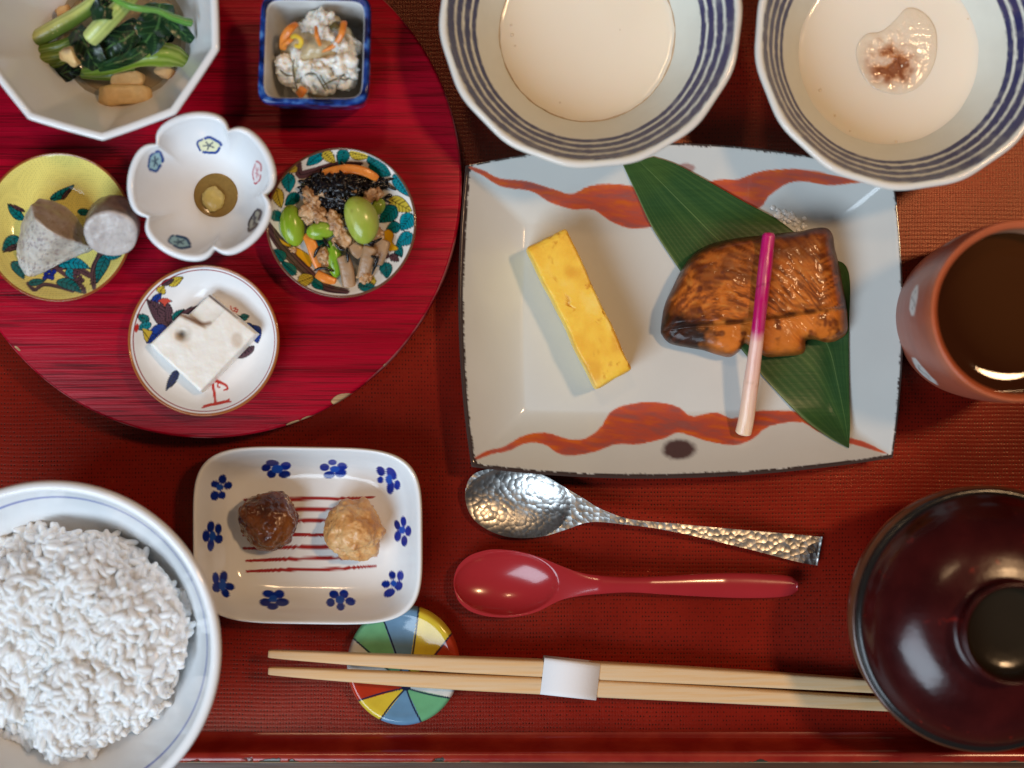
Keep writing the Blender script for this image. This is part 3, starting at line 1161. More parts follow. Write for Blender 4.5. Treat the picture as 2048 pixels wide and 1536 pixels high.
for kf, pet in FL.items():
    for i, (x, y, a, b, g) in enumerate(pet):
        p = Z((x, y))[0]
        cc = DB * (.75 + .5 * rr_.random()) if i < 5 else DB2
        P.ell(p[0], p[1], a * .292, b * .292, g, cc, soft=1.3)
o = add('blossom_dish', V, F, M['glaze'], loc=(dc[0], dc[1], 0), colors=P.C)
tag(o, 'rounded rectangular white dish with blue blossoms round its rim and red lines', 'dish')

# ------------------------------------------------------------------ rice bowl
rz = .062
RICE_RIM = rz
rc = W(101.2, 1301.5, rz)
rR = 340 * S * (H - rz) / H
prof, nin = bowl_prof(rR, rz, .0040, .024, 3.1, 0, .007, 260)
V, F = polar(lathe(rc[0], rc[1], prof, 220))
P = Paint(V, lin(236, 238, 240))
row = np.r_[np.repeat(np.arange(len(prof)), 220), 0, len(prof) - 1]
rr = np.hypot(V[:, 0] - rc[0], V[:, 1] - rc[1]) / rR
P.mix(np.clip((.0058 - np.abs(rr - .895)) / .003, 0, 1) * (row < nin), lin(70, 95, 185))
o = add('rice_bowl', V, F, M['glaze'], loc=(rc[0], rc[1], 0), colors=P.C)
tag(o, 'large white bowl with one thin blue line inside the rim, full of rice', 'bowl')


# ------------------------------------------------------------------ two striped bowls
def striped_bowl(cx, cy, rpx, zr, seed, label, lobes):
    c = W(cx, cy, zr)
    R_ = rpx * S * (H - zr) / H
    prof, nin = bowl_prof(R_, zr, .0032, .021, 1.95, 0, .006, 130)
    seg = 380
    fl = lambda th, pr: 1 + .006 * np.cos(lobes * th + seed) * np.clip(pr[:, 0][:, None] / R_, 0, 1) ** 3
    V, F = polar(lathe(c[0], c[1], prof, seg, fl))
    P = Paint(V, lin(224, 226, 215))
    row = np.r_[np.repeat(np.arange(len(prof)), seg), 0, len(prof) - 1]
    th = np.arctan2(V[:, 1] - c[1], V[:, 0] - c[0])
    rr = np.hypot(V[:, 0] - c[0], V[:, 1] - c[1]) / R_
    T = np.c_[np.cos(th) * 3, np.sin(th) * 3]
    top = (row < nin).astype(float)
    P.mix(np.clip((rr - .955) / .02, 0, 1) * top, lin(226, 222, 214))
    for i, (r0, w) in enumerate(((.928, .0225), (.874, .0185), (.825, .0185), (.779, .0150))):
        wob = r0 + .004 * fbm(T, 1.3, seed + i * 9, 3)
        ww = w * (1 + .30 * fbm(T, 7, seed + 40 + i * 7, 3))
        dens = 1.0 + .25 * fbm(T, 4, seed + 80 + i, 2)
        ink = lin(8, 20, 112) * .62 if i != 3 else lin(24, 30, 92)
        P.mix(np.clip((ww - np.abs(rr - wob)) / .005 + .3, 0, 1) * np.clip(dens, .6, .97) * top, ink)
    o = add('striped_bowl', V, F, m_stripe, loc=(c[0], c[1], 0), colors=P.C)
    tag(o, label, 'bowl', 'bowls with blue stripes')
    return c, R_


m_stripe = mat('striped_porcelain_glaze', attr=True, rough=.12, var=.03, var_scale=120, bump=.00012, bump_scale=170)
sbz = .058
sb1, sbR1 = striped_bowl(1182, 32, 303, sbz, 5, 'blue-striped bowl of plain soy milk beside the round board', 14)
sb2, sbR2 = striped_bowl(1813.8, 76, 303, sbz, 23, 'blue-striped bowl of soy milk with a brown jelly in it', 14)


def milk(c, R_, frac, z, seed, label, colr):
    n = 180
    rm = R_ * frac
    pr = np.array([[.001, z], [rm * .3, z], [rm * .6, z], [rm * .85, z + .00005], [rm * .95, z + .0002], [rm, z + .0006], [rm * 1.01, z], [rm * .9, z - .003], [rm * .5, z - .008], [.001, z - .008]])
    pr = np.r_[spline(pr[:6], 40), pr[6:]]
    f = lambda th, p: 1 + (.006 * np.sin(7 * th + seed) + .004 * np.sin(23 * th + 2 * seed)) * np.clip(p[:, 0][:, None] / rm, 0, 1) ** 6
    V, F = polar(lathe(c[0], c[1], pr, n, f))
    V[:, 2] += .00012 * fbm(V, 60, seed, 2) * (V[:, 2] > z - .001)
    o = add('soy_milk', V, F, colr)
    tag(o, label, 'soy milk', 'soy milk in the striped bowls')
    return o, rm


m_milk = mat('soy_milk', (.90, .82, .68), rough=.16, var=.015, var_scale=40, sss=.25, sss_rad=.004)
m_milk2 = mat('thin_soy_milk', (.90, .84, .73), rough=.07, var=.015, var_scale=40, sss=.25, sss_rad=.004)
mk1, rm1 = milk(sb1, sbR1, .605, .029, 1, 'plain cream soy milk with a thin skin at its edge', m_milk)
mk2, rm2 = milk(sb2, sbR2, .640, .030, 4, 'glossy soy milk around the brown jelly', m_milk2)
# wrinkled skin line where the milk meets the bowl
tt_ = np.linspace(0, 2 * np.pi, 300, endpoint=False)
Pn = np.c_[np.cos(tt_) * 3, np.sin(tt_) * 3]
rs_ = rm1 * (1.000 + .012 * fbm(Pn, 2.2, 5, 4)) + .0002
ws_ = .00022 * np.clip(1.0 + 1.6 * fbm(Pn, 3.5, 9, 3), .25, 2.2)
R = np.stack([np.c_[sb1[0] + (rs_ + s_ * ws_) * np.cos(tt_), sb1[1] + (rs_ + s_ * ws_) * np.sin(tt_), .02955 + h_ * ws_] for s_, h_ in ((-1, 0), (0, 1.2), (1, 0), (0, -1), (-1, 0))])
V, F = polar(R, False, False)
add('skin', V, F, mat('milk_skin', (.56, .43, .29), rough=.3), mk1)
m_bub = mat('milk_bubble', (.80, .70, .56), rough=.06)
Uq, Fq = ico(3)
for par_, cc_, spots_ in ((mk2, sb2, ((1948, 204, .0007), (1952, 57, .0006), (1970, 58, .0008), (1792, 284, .0006), (1670, 231, .0005), (1640, 180, .0006), (1700, 262, .0004), (1936, 38, .0005))), (mk1, sb1, ((1024, 70, .0007), (1030, 92, .0005), (1022, 50, .0005), (1120, 205, .0004), (1240, 60, .0003)))):
    Vs, Fs, b_ = [], [], 0
    for (x_, y_, r_) in spots_:
        Vs.append(Uq * np.array([r_, r_, r_ * .5]) + W(x_, y_, .0301 if par_ is mk2 else .0291))
        Fs.append(Fq + b_)
        b_ += len(Uq)
    ob = add('bubbles', np.concatenate(Vs), [np.concatenate(Fs)], m_bub, par_)
    ob['kind'] = 'stuff'
# jelly with brown sauce
jc = W(1790, 108, .031)
out = spline([(1712, 100), (1722, 145), (1752, 178), (1800, 188), (1842, 170), (1870, 122), (1872, 62), (1848, 26), (1815, 16), (1790, 40), (1764, 62), (1730, 70)], 90, True)
n = len(out)
cen = np.array([1795., 110.])
rows = np.r_[np.linspace(.02, 1, 34), [1.01]]
R = []
for i, f in enumerate(rows):
    z = .0302 + .0009 * max(0, 1 - f ** 3.0) ** .7 if i < 34 else .0290
    p = cen + (out - cen) * f
    q3 = Wp(np.c_[p, np.full(n, z)])
    bump_ = (fbm(q3, 330, 3, 4) * .0022 - .0002) * np.exp(-((p[:, 0] - 1785) / 48) ** 2 - ((p[:, 1] - 128) / 48) ** 2) if i < 34 else 0
    q3[:, 2] += np.maximum(bump_, -.0015)
    R.append(q3)
V, F = polar(np.array(R))
P = Paint(V, lin(238, 223, 202))
sm = np.exp(-(((P.X - 1783) / 42) ** 2 + ((P.Y - 128) / 40) ** 2) ** 1.4)
nz = fbm(V, 260, 12, 4)
P.mix(np.clip(sm * 1.1 + nz * sm * 1.5, 0, 1), lin(198, 134, 84))
P.mix(np.clip(sm * (nz * 3 + .1), 0, .85), lin(140, 84, 58))
m = mat('clear_sauced_jelly', attr=True, rough=.06, sss=.3, sss_rad=.003, bump=.0002, bump_scale=500)
o = add('jelly', V, F, m, colors=P.C)
tag(o, 'pale jelly streaked with brown sauce floating in the soy milk', 'jelly')

# ------------------------------------------------------------------ square plate with red ribbon
PZ, PF = .0215, .0062       # rim and floor heights
kp = S * (H - PZ) / H


def bez(a, mid, b, t):
    a, mid, b = map(np.array, (a, mid, b))
    c = 2 * mid - (a + b) / 2
    t = t[:, None]
    return a * (1 - t) ** 2 + 2 * c * t * (1 - t) + b * t ** 2


nu, nv = 340, 250
u, v = np.linspace(0, 1, nu), np.linspace(0, 1, nv)
TL, TR, BR_, BL = (931, 331), (1789, 350), (1786, 916), (943, 934)
top_, bot_ = bez(TL, (1370, 286), TR, u), bez(BL, (1350, 957), BR_, u)
lef, rig = bez(TL, (917, 640), BL, v), bez(TR, (1808, 640), BR_, v)
U, Vv = np.meshgrid(u, v, indexing='ij')
C2 = ((1 - Vv)[..., None] * top_[:, None] + Vv[..., None] * bot_[:, None] + (1 - U)[..., None] * lef[None] + U[..., None] * rig[None]
      - ((1 - U) * (1 - Vv))[..., None] * np.array(TL) - (U * (1 - Vv))[..., None] * np.array(TR) - ((1 - U) * Vv)[..., None] * np.array(BL) - (U * Vv)[..., None] * np.array(BR_))
XY = np.stack([(C2[..., 0] - 1024) * kp, (768 - C2[..., 1]) * kp], -1)
lx, ly = .152, .110


def plate_d(U, Vv):
    """distance to the plate's edge, creased at the corners"""
    dx = np.minimum(U, 1 - U) * lx
    dy = np.minimum(Vv, 1 - Vv) * ly
    k = .0022
    return np.minimum(dx, dy) - np.maximum(k - np.abs(dx - dy), 0) ** 2 / (4 * k)


def plate_h(d):
    t = np.clip(1 - d / .0225, 0, 1)
    return PF + (PZ - PF) * (t ** 1.35)


D = plate_d(U, Vv)
Zt = plate_h(D)
Zt = Zt - .0010 * np.clip(1 - D / .0016, 0, 1) ** 2
wobz = .0008 * fbm(np.c_[XY.reshape(-1, 2), np.zeros(nu * nv)], 18, 4, 2).reshape(nu, nv) * np.clip(1 - D / .02, 0, 1)
Zt = Zt + wobz
Ptop = np.dstack([XY, Zt])
cxy = XY[nu // 2, nv // 2]
XYb = cxy + (XY - cxy) * np.where(D[..., None] < .001, 1.004, .985)
Pbot = np.dstack([XYb, np.maximum(Zt - .0058, 0)])
Vt = np.r_[Ptop.reshape(-1, 3), Pbot.reshape(-1, 3)]
NN = nu * nv
F = [grid_faces(nu, nv), grid_faces(nu, nv, flip=True, base=NN)]
idg = np.arange(NN).reshape(nu, nv)
loop = np.r_[idg[:, 0], idg[-1, 1:], idg[::-1, -1][1:], idg[0, ::-1][1:-1]]
l2 = np.roll(loop, -1)
F.append(np.c_[l2, loop, loop + NN, l2 + NN])
plateC = Paint(Vt, lin(203, 203, 198))
P = plateC
Z = zt(.44922, 900, 280)
OR, OR2, OR3, DK = lin(186, 58, 6), lin(214, 106, 26), lin(138, 30, 3), lin(95, 28, 14)


def ribbon(upper, lower, seed):
    up = spline(Z(*upper), 60)
    lo = spline(Z(*lower), 60)
    pts = np.r_[up, lo[::-1]]
    idx = P.near(pts, 5)
    d, _ = P.seg_dist(idx, pts, True)
    s = np.where(P.inside(idx, pts), -d, d)
    q3 = np.c_[P.X[idx], P.Y[idx]]
    st = 1.0 * fbm(np.c_[q3[:, 0] * .2 + q3[:, 1] * .08, q3[:, 1] - .12 * q3[:, 0]], .11, seed, 4)
    s = s + 1.1 * fbm(q3, .18, seed + 3, 3)
    alpha = np.clip(.5 - s / 2.2, 0, 1)
    base = OR[None] * (1 - np.clip(st * 1.6, 0, .8)[:, None]) + OR2[None] * np.clip(st * 1.6, 0, .8)[:, None]
    dk = np.clip(-st * 2.2 - .1, 0, .9)[:, None]
    base = base * (1 - dk) + OR3[None] * dk
    inner = np.clip((-s - 5) / 14, 0, .5)[:, None]
    base = base * (1 - inner * .5) + OR3[None] * inner * .5
    edge = np.clip(1 + s / 3.0, 0, .6)[:, None]
    base = base * (1 - edge) + lin(204, 88, 22)[None] * edge
    a = (alpha * (.93 + .1 * st))[:, None]
    P.C[idx] = P.C[idx] * (1 - a) + base * a


ribbon([(75, 112), (150, 135), (220, 170), (340, 182), (450, 215), (540, 240), (620, 205), (720, 195), (850, 210), (960, 230), (1080, 205), (1200, 175), (1280, 175), (1380, 140), (1520, 128), (1640, 140), (1720, 160), (1860, 180)],
       [(80, 128), (140, 155), (230, 208), (360, 228), (440, 275), (540, 308), (640, 312), (720, 365), (820, 395), (960, 370), (1080, 300), (1220, 290), (1370, 305), (1420, 250), (1500, 195), (1580, 185), (1690, 202), (1860, 186)], 11)
ribbon([(95, 1425), (160, 1385), (240, 1365), (330, 1315), (430, 1303), (520, 1330), (600, 1330), (670, 1280), (720, 1205), (820, 1172), (930, 1168), (1020, 1190), (1075, 1230), (1180, 1212), (1260, 1240), (1350, 1208), (1480, 1205), (1560, 1215), (1640, 1270), (1760, 1320), (1850, 1345), (1945, 1395)],
       [(105, 1432), (180, 1400), (260, 1385), (340, 1350), (420, 1355), (480, 1395), (540, 1405), (640, 1390), (740, 1355), (840, 1355), (950, 1330), (1015, 1303), (1080, 1320), (1160, 1345), (1270, 1358), (1350, 1330), (1420, 1275), (1560, 1255), (1640, 1300), (1760, 1345), (1830, 1365), (1930, 1395)], 31)
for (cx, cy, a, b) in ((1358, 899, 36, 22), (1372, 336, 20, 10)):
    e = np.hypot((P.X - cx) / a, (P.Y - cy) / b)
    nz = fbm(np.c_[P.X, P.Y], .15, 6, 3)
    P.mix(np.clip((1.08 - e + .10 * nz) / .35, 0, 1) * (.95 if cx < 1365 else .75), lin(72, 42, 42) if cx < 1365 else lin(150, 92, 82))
# bare iron-brown edge
Df = np.r_[D.ravel(), np.full(NN, -1.0)]
nz = fbm(Vt, 1300, 8, 3) * .00045 + fbm(Vt, 200, 9, 2) * .0003
dl = np.minimum(U, Vv * 0 + 9) * lx
side_w = np.where(U * lx < D + .0006, .0013, np.where((1 - Vv) * ly < D + .0006, .0010, .0002))
lowside = np.r_[side_w.ravel(), np.zeros(NN)]
P.mix(np.clip((.0006 + lowside + nz - Df) / .00025, 0, 1), lin(62, 48, 44))
P.mix((Df < 0) * 1.0, lin(70, 58, 55))
m = mat('ribbon_plate_glaze', attr=True, rough=.12, var=.025, var_scale=50, bump=.00010, bump_scale=60)
pl = W(1360, 625, 0)
o = thing('ribbon_plate', (pl[0], pl[1], 0), 'large squarish white plate with orange-red ribbons and dark edge, under the grilled fish', 'plate')
add_parts(o, Vt, F, m, [np.zeros(len(F[0]), int), np.zeros(len(F[1]), int), np.ones(len(F[2]), int)], ['dish', 'edge'], P.C)

from mathutils.bvhtree import BVHTree
_bvh = BVHTree.FromPolygons([tuple(p) for p in Vt[:NN]], [tuple(int(i) for i in f) for f in F[0]])


def plate_z(x, y):
    r = _bvh.ray_cast(Vector((x, y, .2)), Vector((0, 0, -1)))
    return r[0].z if r[0] is not None else PF


# ------------------------------------------------------------------ bamboo leaf lying on the plate
lt = Z((770, 110), (830, 240), (900, 390), (1020, 575), (1150, 760), (1300, 935), (1400, 1060), (1560, 1230), (1680, 1320), (1776, 1372))
rt = Z((905, 75), (1010, 110), (1160, 190), (1300, 270), (1450, 350), (1560, 430), (1680, 520), (1774, 588), (1775, 900), (1777, 1368))
nl, nw = 110, 130
A, B = spline(lt, nl), spline(rt, nl)
G = np.zeros((nl, nw, 3))
for j, f in enumerate(np.linspace(0, 1, nw)):
    p = A * (1 - f) + B * f
    for i in range(nl):
        z = PF + .0010
        for _ in range(2):
            w3 = W(p[i, 0], p[i, 1], z)
            z = plate_z(w3[0], w3[1]) + .0010
        G[i, j] = W(p[i, 0], p[i, 1], z)
# the blade is stiff: smooth its height along its length, lift a little
for _ in range(14):
    G[1:-1, :, 2] = np.maximum(G[1:-1, :, 2], (G[:-2, :, 2] + G[2:, :, 2]) / 2)
ff = np.linspace(-1, 1, nw)
G[..., 2] += .0006 * (1 - ff ** 2)[None] * 0 + .000007 * np.sin(np.linspace(0, 42 * np.pi, nw))[None]
Vl = np.r_[G.reshape(-1, 3), (G - np.array([0, 0, .00045])).reshape(-1, 3)]
NL = nl * nw
F = [grid_faces(nl, nw, flip=True), grid_faces(nl, nw, flip=False, base=NL)]
idg = np.arange(NL).reshape(nl, nw)
loop = np.r_[idg[:, 0], idg[-1, 1:], idg[::-1, -1][1:], idg[0, ::-1][1:-1]]
l2 = np.roll(loop, -1)
F.append(np.c_[loop, l2, l2 + NL, loop + NL])
P = Paint(Vl, lin(46, 76, 38))
fx_ = np.r_[np.tile(np.linspace(0, 1, nw), nl), np.tile(np.linspace(0, 1, nw), nl)]
tx_ = np.r_[np.repeat(np.linspace(0, 1, nl), nw), np.repeat(np.linspace(0, 1, nl), nw)]
nn = vnoise(np.c_[fx_ * 26, tx_ * 1.2], 1.0, 5)
nb = fbm(Vl, 60, 5, 3)
P.mix(np.clip(nn * .5 + .1, 0, .35), lin(40, 70, 34))
P.mix(np.clip(-nn * .5 - .1, 0, .22), lin(78, 104, 50))
P.mix(np.clip(nb * .8, 0, .5), lin(70, 92, 38))
vein = np.abs((fx_ * 21) % 1 - .5)
P.mix(np.clip((.10 - vein) / .06, 0, 1) * (.15 + .10 * vnoise(np.c_[fx_ * 21, tx_ * 3], 1.0, 8)), lin(96, 122, 66))
P.mix(np.clip((.008 - np.abs(fx_ - .52)) / .006, 0, .55), lin(120, 142, 84))
P.mix(np.clip((.02 - fx_) / .012, 0, .7), lin(120, 140, 95))
m = mat('bamboo_leaf', attr=True, rough=.26, var=.10, var_scale=1.0, stretch=(70, 900, 100, math.radians(-49)), bump=.00004, bump_scale=1.0, spec=.30)
o = add('bamboo_leaf', Vl, F, m, colors=P.C)
tag(o, 'long pointed dark green bamboo leaf under the grilled fish', 'leaf')

# ------------------------------------------------------------------ rolled omelette slice
zt_ = PF + .0190
tp = [W(x, y, zt_) for x, y in ((1052, 494), (1133, 455), (1267, 738), (1192, 778))]
tp = np.array(tp)
cen = tp.mean(0)
na, nb_ = 26, 76
R = []
prof = [(.02, 1.0), (.3, 1.0), (.6, 1.0), (.8, 1.0), (.88, .995), (.93, .982), (.97, .95), (.993, .89), (1.0, .7), (1.006, .5), (1.006, .3), (1.002, .1), (.995, .03), (.97, 0.0), (.5, 0.0), (.02, 0.0)]
pr = []
for i in range(len(prof) - 1):
    for t in np.linspace(0, 1, 5, endpoint=False):
        pr.append((prof[i][0] * (1 - t) + prof[i + 1][0] * t, prof[i][1] * (1 - t) + prof[i + 1][1] * t))
pr.append(prof[-1])
n = 260
edge = []
per = [tp[0], tp[1], tp[2], tp[3]]
lens = [np.linalg.norm(per[(i + 1) % 4] - per[i]) for i in range(4)]
tot = sum(lens)
for i in range(4):
    kk = int(round(n * lens[i] / tot))
    for t in np.linspace(0, 1, kk, endpoint=False):
        edge.append(per[i] * (1 - t) + per[(i + 1) % 4] * t)
edge = np.array(edge)[::-1]
edge[:, :2] += np.c_[fbm(edge, 90, 3, 2), fbm(edge, 90, 14, 2)] * .0007
for _ in range(4):
    edge = (np.roll(edge, 1, 0) + edge * 2 + np.roll(edge, -1, 0)) / 4
n = len(edge)
for (s_, h_) in pr:
    p = cen + (edge - cen) * s_
    R.append(np.c_[p[:, :2], np.full(n, PF + .0003 + (zt_ - PF - .0003) * h_)])
V, F = polar(np.array(R))
nrm = V - np.array([cen[0], cen[1], cen[2] - .01])
nrm /= np.linalg.norm(nrm, axis=1)[:, None]
pore = np.clip(fbm(V, 420, 31, 3) - .36, 0, 1)
V = V + nrm * ((fbm(V, 160, 21, 3) * .00035 - pore * .0022))[:, None] * (V[:, 2] > PF + .001)[:, None]
P = Paint(V, lin(250, 204, 74))
n1 = fbm(V, 130, 41, 4)
P.mix(np.clip(n1 * 1.4, 0, .6), lin(236, 176, 50))
P.mix(np.clip(-n1 * 1.4 - .1, 0, .6), lin(252, 220, 120))
P.mix(np.clip(pore * 3.0, 0, .7), lin(200, 128, 24))
P.mix(np.clip(fbm(V, 70, 77, 3) * 2.2 - .55, 0, .45) * (V[:, 2] > zt_ - .003), lin(214, 140, 34))
P.mix(np.clip(1 - (V[:, 2] - PF) / .016, 0, .5), lin(250, 216, 100))
m = mat('egg_omelette', attr=True, rough=.38, sss=.25, sss_rad=.0025, bump=.00022, bump_scale=700)
o = add('omelette_slice', V, F, m, colors=P.C)
tag(o, 'long yellow block of rolled omelette on the ribbon plate', 'omelette')

# ------------------------------------------------------------------ grilled fish fillet
Zf = zt(.2246, 1280, 420)
out = spline(Zf((185, 1060), (215, 860), (290, 690), (370, 530), (480, 390), (640, 300), (860, 250), (1080, 225), (1250, 205), (1420, 190), (1560, 160), (1660, 160), (1715, 220), (1735, 340),
                (1770, 480), (1800, 640), (1830, 800), (1850, 960), (1845, 1090), (1760, 1160), (1660, 1180), (1560, 1155), (1480, 1165), (1470, 1250), (1420, 1290), (1250, 1305), (1120, 1305), (1000, 1230), (930, 1190), (880, 1260), (800, 1310), (690, 1290), (560, 1250), (420, 1225), (270, 1190), (200, 1120)), 300, True)
cen = np.array(Zf((1000, 760))[0])
n = len(out)
rows = np.r_[np.linspace(.01, .9, 70), np.linspace(.905, 1.0, 18)]
crease = spline(Zf((180, 1060), (420, 1020), (700, 1010), (900, 990), (1120, 960), (1350, 930), (1560, 900), (1760, 870), (1900, 850)), 50)
R = []
FB = PF + .0016
for f in rows:
    p = cen + (out - cen) * f
    yc = np.interp(p[:, 0], crease[:, 0], crease[:, 1])
    low = np.clip((p[:, 1] - yc) / 5.0, 0, 1)
    hgt = .0165 - .0050 * low - .0030 * np.clip((1440 - p[:, 0]) / 110, 0, 1)
    cr_ = -.0014 * np.exp(-((p[:, 1] - yc) / 4.0) ** 2)
    z = FB + (hgt + cr_) * np.clip(1 - f ** 14, 0, 1) ** .5 + .0012
    R.append(Wp(np.c_[p, z]))
p = cen + (out - cen) * .985
R.append(Wp(np.c_[p, np.full(n, FB)]))
R.append(Wp(np.c_[cen + (out - cen) * .5, np.full(n, FB)]))
V, F = polar(np.array(R), flip=True)
X, Y = to_px(V)
# fibre direction: curved flakes running up to the right
ang = np.radians(58 - 26 * np.clip((X - 1340) / 300, 0, 1))
uu = X * np.cos(ang) - Y * np.sin(ang)
vv = X * np.sin(ang) + Y * np.cos(ang)
fib = fbm(np.c_[uu * .018, vv * .22], 1.0, 3, 4)
wav = fbm(np.c_[(X + .35 * Y) * .022, (Y - .22 * X) * .085 + .8 * vnoise(np.c_[X, Y], .02, 3)], 1.0, 9, 4)
rough_ = fbm(V, 500, 2, 3)
isT = (V[:, 2] > FB + .002)
V[:, 2] += isT * (fib * .00022 + wav * .00018 * np.clip((X - 1400) / 200, 0, 1) + rough_ * .00018 + .0006 * fbm(np.c_[X, Y], .018, 71, 2))
P = Paint(V, lin(198, 106, 34))
d_edge, _ = P.seg_dist(np.arange(len(V)), out[::3], True)
P.mix(np.clip(fib * 2.2 + .15, 0, .85), lin(92, 38, 8))
P.mix(np.clip(-fib * 1.8 - .15, 0, .6), lin(204, 132, 58))
P.mix(np.clip(wav * 2.0 - .15, 0, .6), lin(96, 42, 12))
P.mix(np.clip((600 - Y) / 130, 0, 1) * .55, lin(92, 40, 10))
P.mix(np.clip(fbm(np.c_[X, Y], .022, 61, 3) * 2.6 + .1, 0, .6), lin(96, 42, 12))
low = np.clip((Y - np.interp(X, crease[:, 0], crease[:, 1])) / 5.0, 0, 1)
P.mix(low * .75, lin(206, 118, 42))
P.mix(np.clip(np.exp(-((Y - np.interp(X, crease[:, 0], crease[:, 1])) / 5.5) ** 2) * (.5 + 1.6 * vnoise(np.c_[X, Y], .05, 4)), 0, .9), lin(52, 20, 8))
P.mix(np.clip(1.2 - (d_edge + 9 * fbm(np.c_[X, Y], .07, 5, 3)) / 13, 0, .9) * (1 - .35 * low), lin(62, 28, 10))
spots = np.clip(fbm(np.c_[X, Y], .045, 15, 3) * 4 - 1.2, 0, .85)
P.mix(spots, lin(88, 34, 10))
char = np.clip(1.45 - np.hypot((X - 1325) / 80, (Y - 676) / 46) + .35 * fbm(np.c_[X, Y], .07, 8, 4), 0, 1)
P.mix(np.clip(char * 1.9, 0, .97), lin(14, 10, 10))
P.mix(np.clip((1400 - X) / 90, 0, 1) * np.clip(fib + .35, 0, .6), lin(104, 46, 14))
m = mat('glazed_grilled_fish', attr=True, rough=.42, rough_var=.16, spec=.25, coat=.12, var=.12, var_scale=180, bump=.00016, bump_scale=480)
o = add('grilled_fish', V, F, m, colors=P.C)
tag(o, 'glazed browned fillet of grilled fish with charred tip, lying across the bamboo leaf', 'fish')
FISH_TOP = FB + .0165 + .0012

# ------------------------------------------------------------------ pickled ginger shoot across the fish
path = Wp([(1538, 466, FISH_TOP + .0035), (1531, 530, FISH_TOP + .0034), (1524, 590, FISH_TOP + .0033), (1518, 640, FISH_TOP + .0026), (1511, 700, FISH_TOP - .0010), (1502, 770, FISH_TOP - .0058), (1494, 830, FISH_TOP - .0100), (1486, 868, FISH_TOP - .0125)])
V, F, tt, aa = sweep(path, [.0048, .0054, .0051, .0050, .0052, .0060, .0061, .0064], [.0048, .0054, .0051, .0050, .0052, .0060, .0061, .0062], n=90, m=24, ends=.72, noise_amp=.0003, noise_scale=120, square=2.2)
P = Paint(V, lin(196, 10, 110))
P.mix(np.clip((tt - .0) / .3, 0, 1) * .4, lin(175, 0, 88))
n1 = fbm(V, 300, 4, 2)
P.mix(np.clip((tt + n1 * .02 - .475) / .05, 0, 1), lin(232, 188, 172))
P.mix(np.clip((tt - .60) / .35, 0, 1) * .8, lin(238, 210, 176))
fibg = vnoise(np.c_[aa * 9, tt * 5], 1.0, 3)
P.mix(np.clip(fibg * .5, 0, .3), lin(150, 0, 80) * .6 + lin(250, 220, 200) * .4)
P.mix(np.clip((.006 - np.abs(tt - .235 - .012 * aa)) / .004, 0, .5), lin(120, 0, 60))
P.mix(np.clip((.005 - np.abs(tt - .70 + .01 * aa)) / .004, 0, .35), lin(190, 150, 120))
m = mat('pickled_ginger_shoot', attr=True, rough=.28, sss=.3, sss_rad=.002, var=.04, var_scale=220, stretch=(4, .6, 1), bump=.00012, bump_scale=300)
o = add('ginger_shoot', V, F, m, colors=P.C)
tag(o, 'pickled ginger shoot, magenta fading to white, laid across the fish', 'ginger shoot')
# frothy juice by the fish
rr_ = random.Random(12)
V_, F_, k_ = [], [], 0
foam = thing('fish_juice', W(1580, 440, 0), 'small frothy patch of juice between the bamboo leaf and the fish', 'sauce')
foam.location.z = PF
Vs, Fs, base = [], [], 0
Uq, Fq = ico(2)
for i in range(60):
    t = rr_.random()
    x, y = 1552 + 58 * t + rr_.gauss(0, 5), 428 + 26 * t ** 1.5 + rr_.gauss(0, 6)
    r_ = rr_.uniform(.0003, .0011)
    w3 = W(x, y, PF)
    z = plate_z(w3[0], w3[1])
    Vs.append(Uq * np.array([r_, r_, r_ * .55]) + np.array([w3[0], w3[1], z + r_ * .2]))
    Fs.append(Fq + base)
    base += len(Uq)
m = mat('frothy_juice', (.80, .79, .76), rough=.10)
o = add('bubbles', np.concatenate(Vs), [np.concatenate(Fs)], m, foam)
o['kind'] = 'stuff'

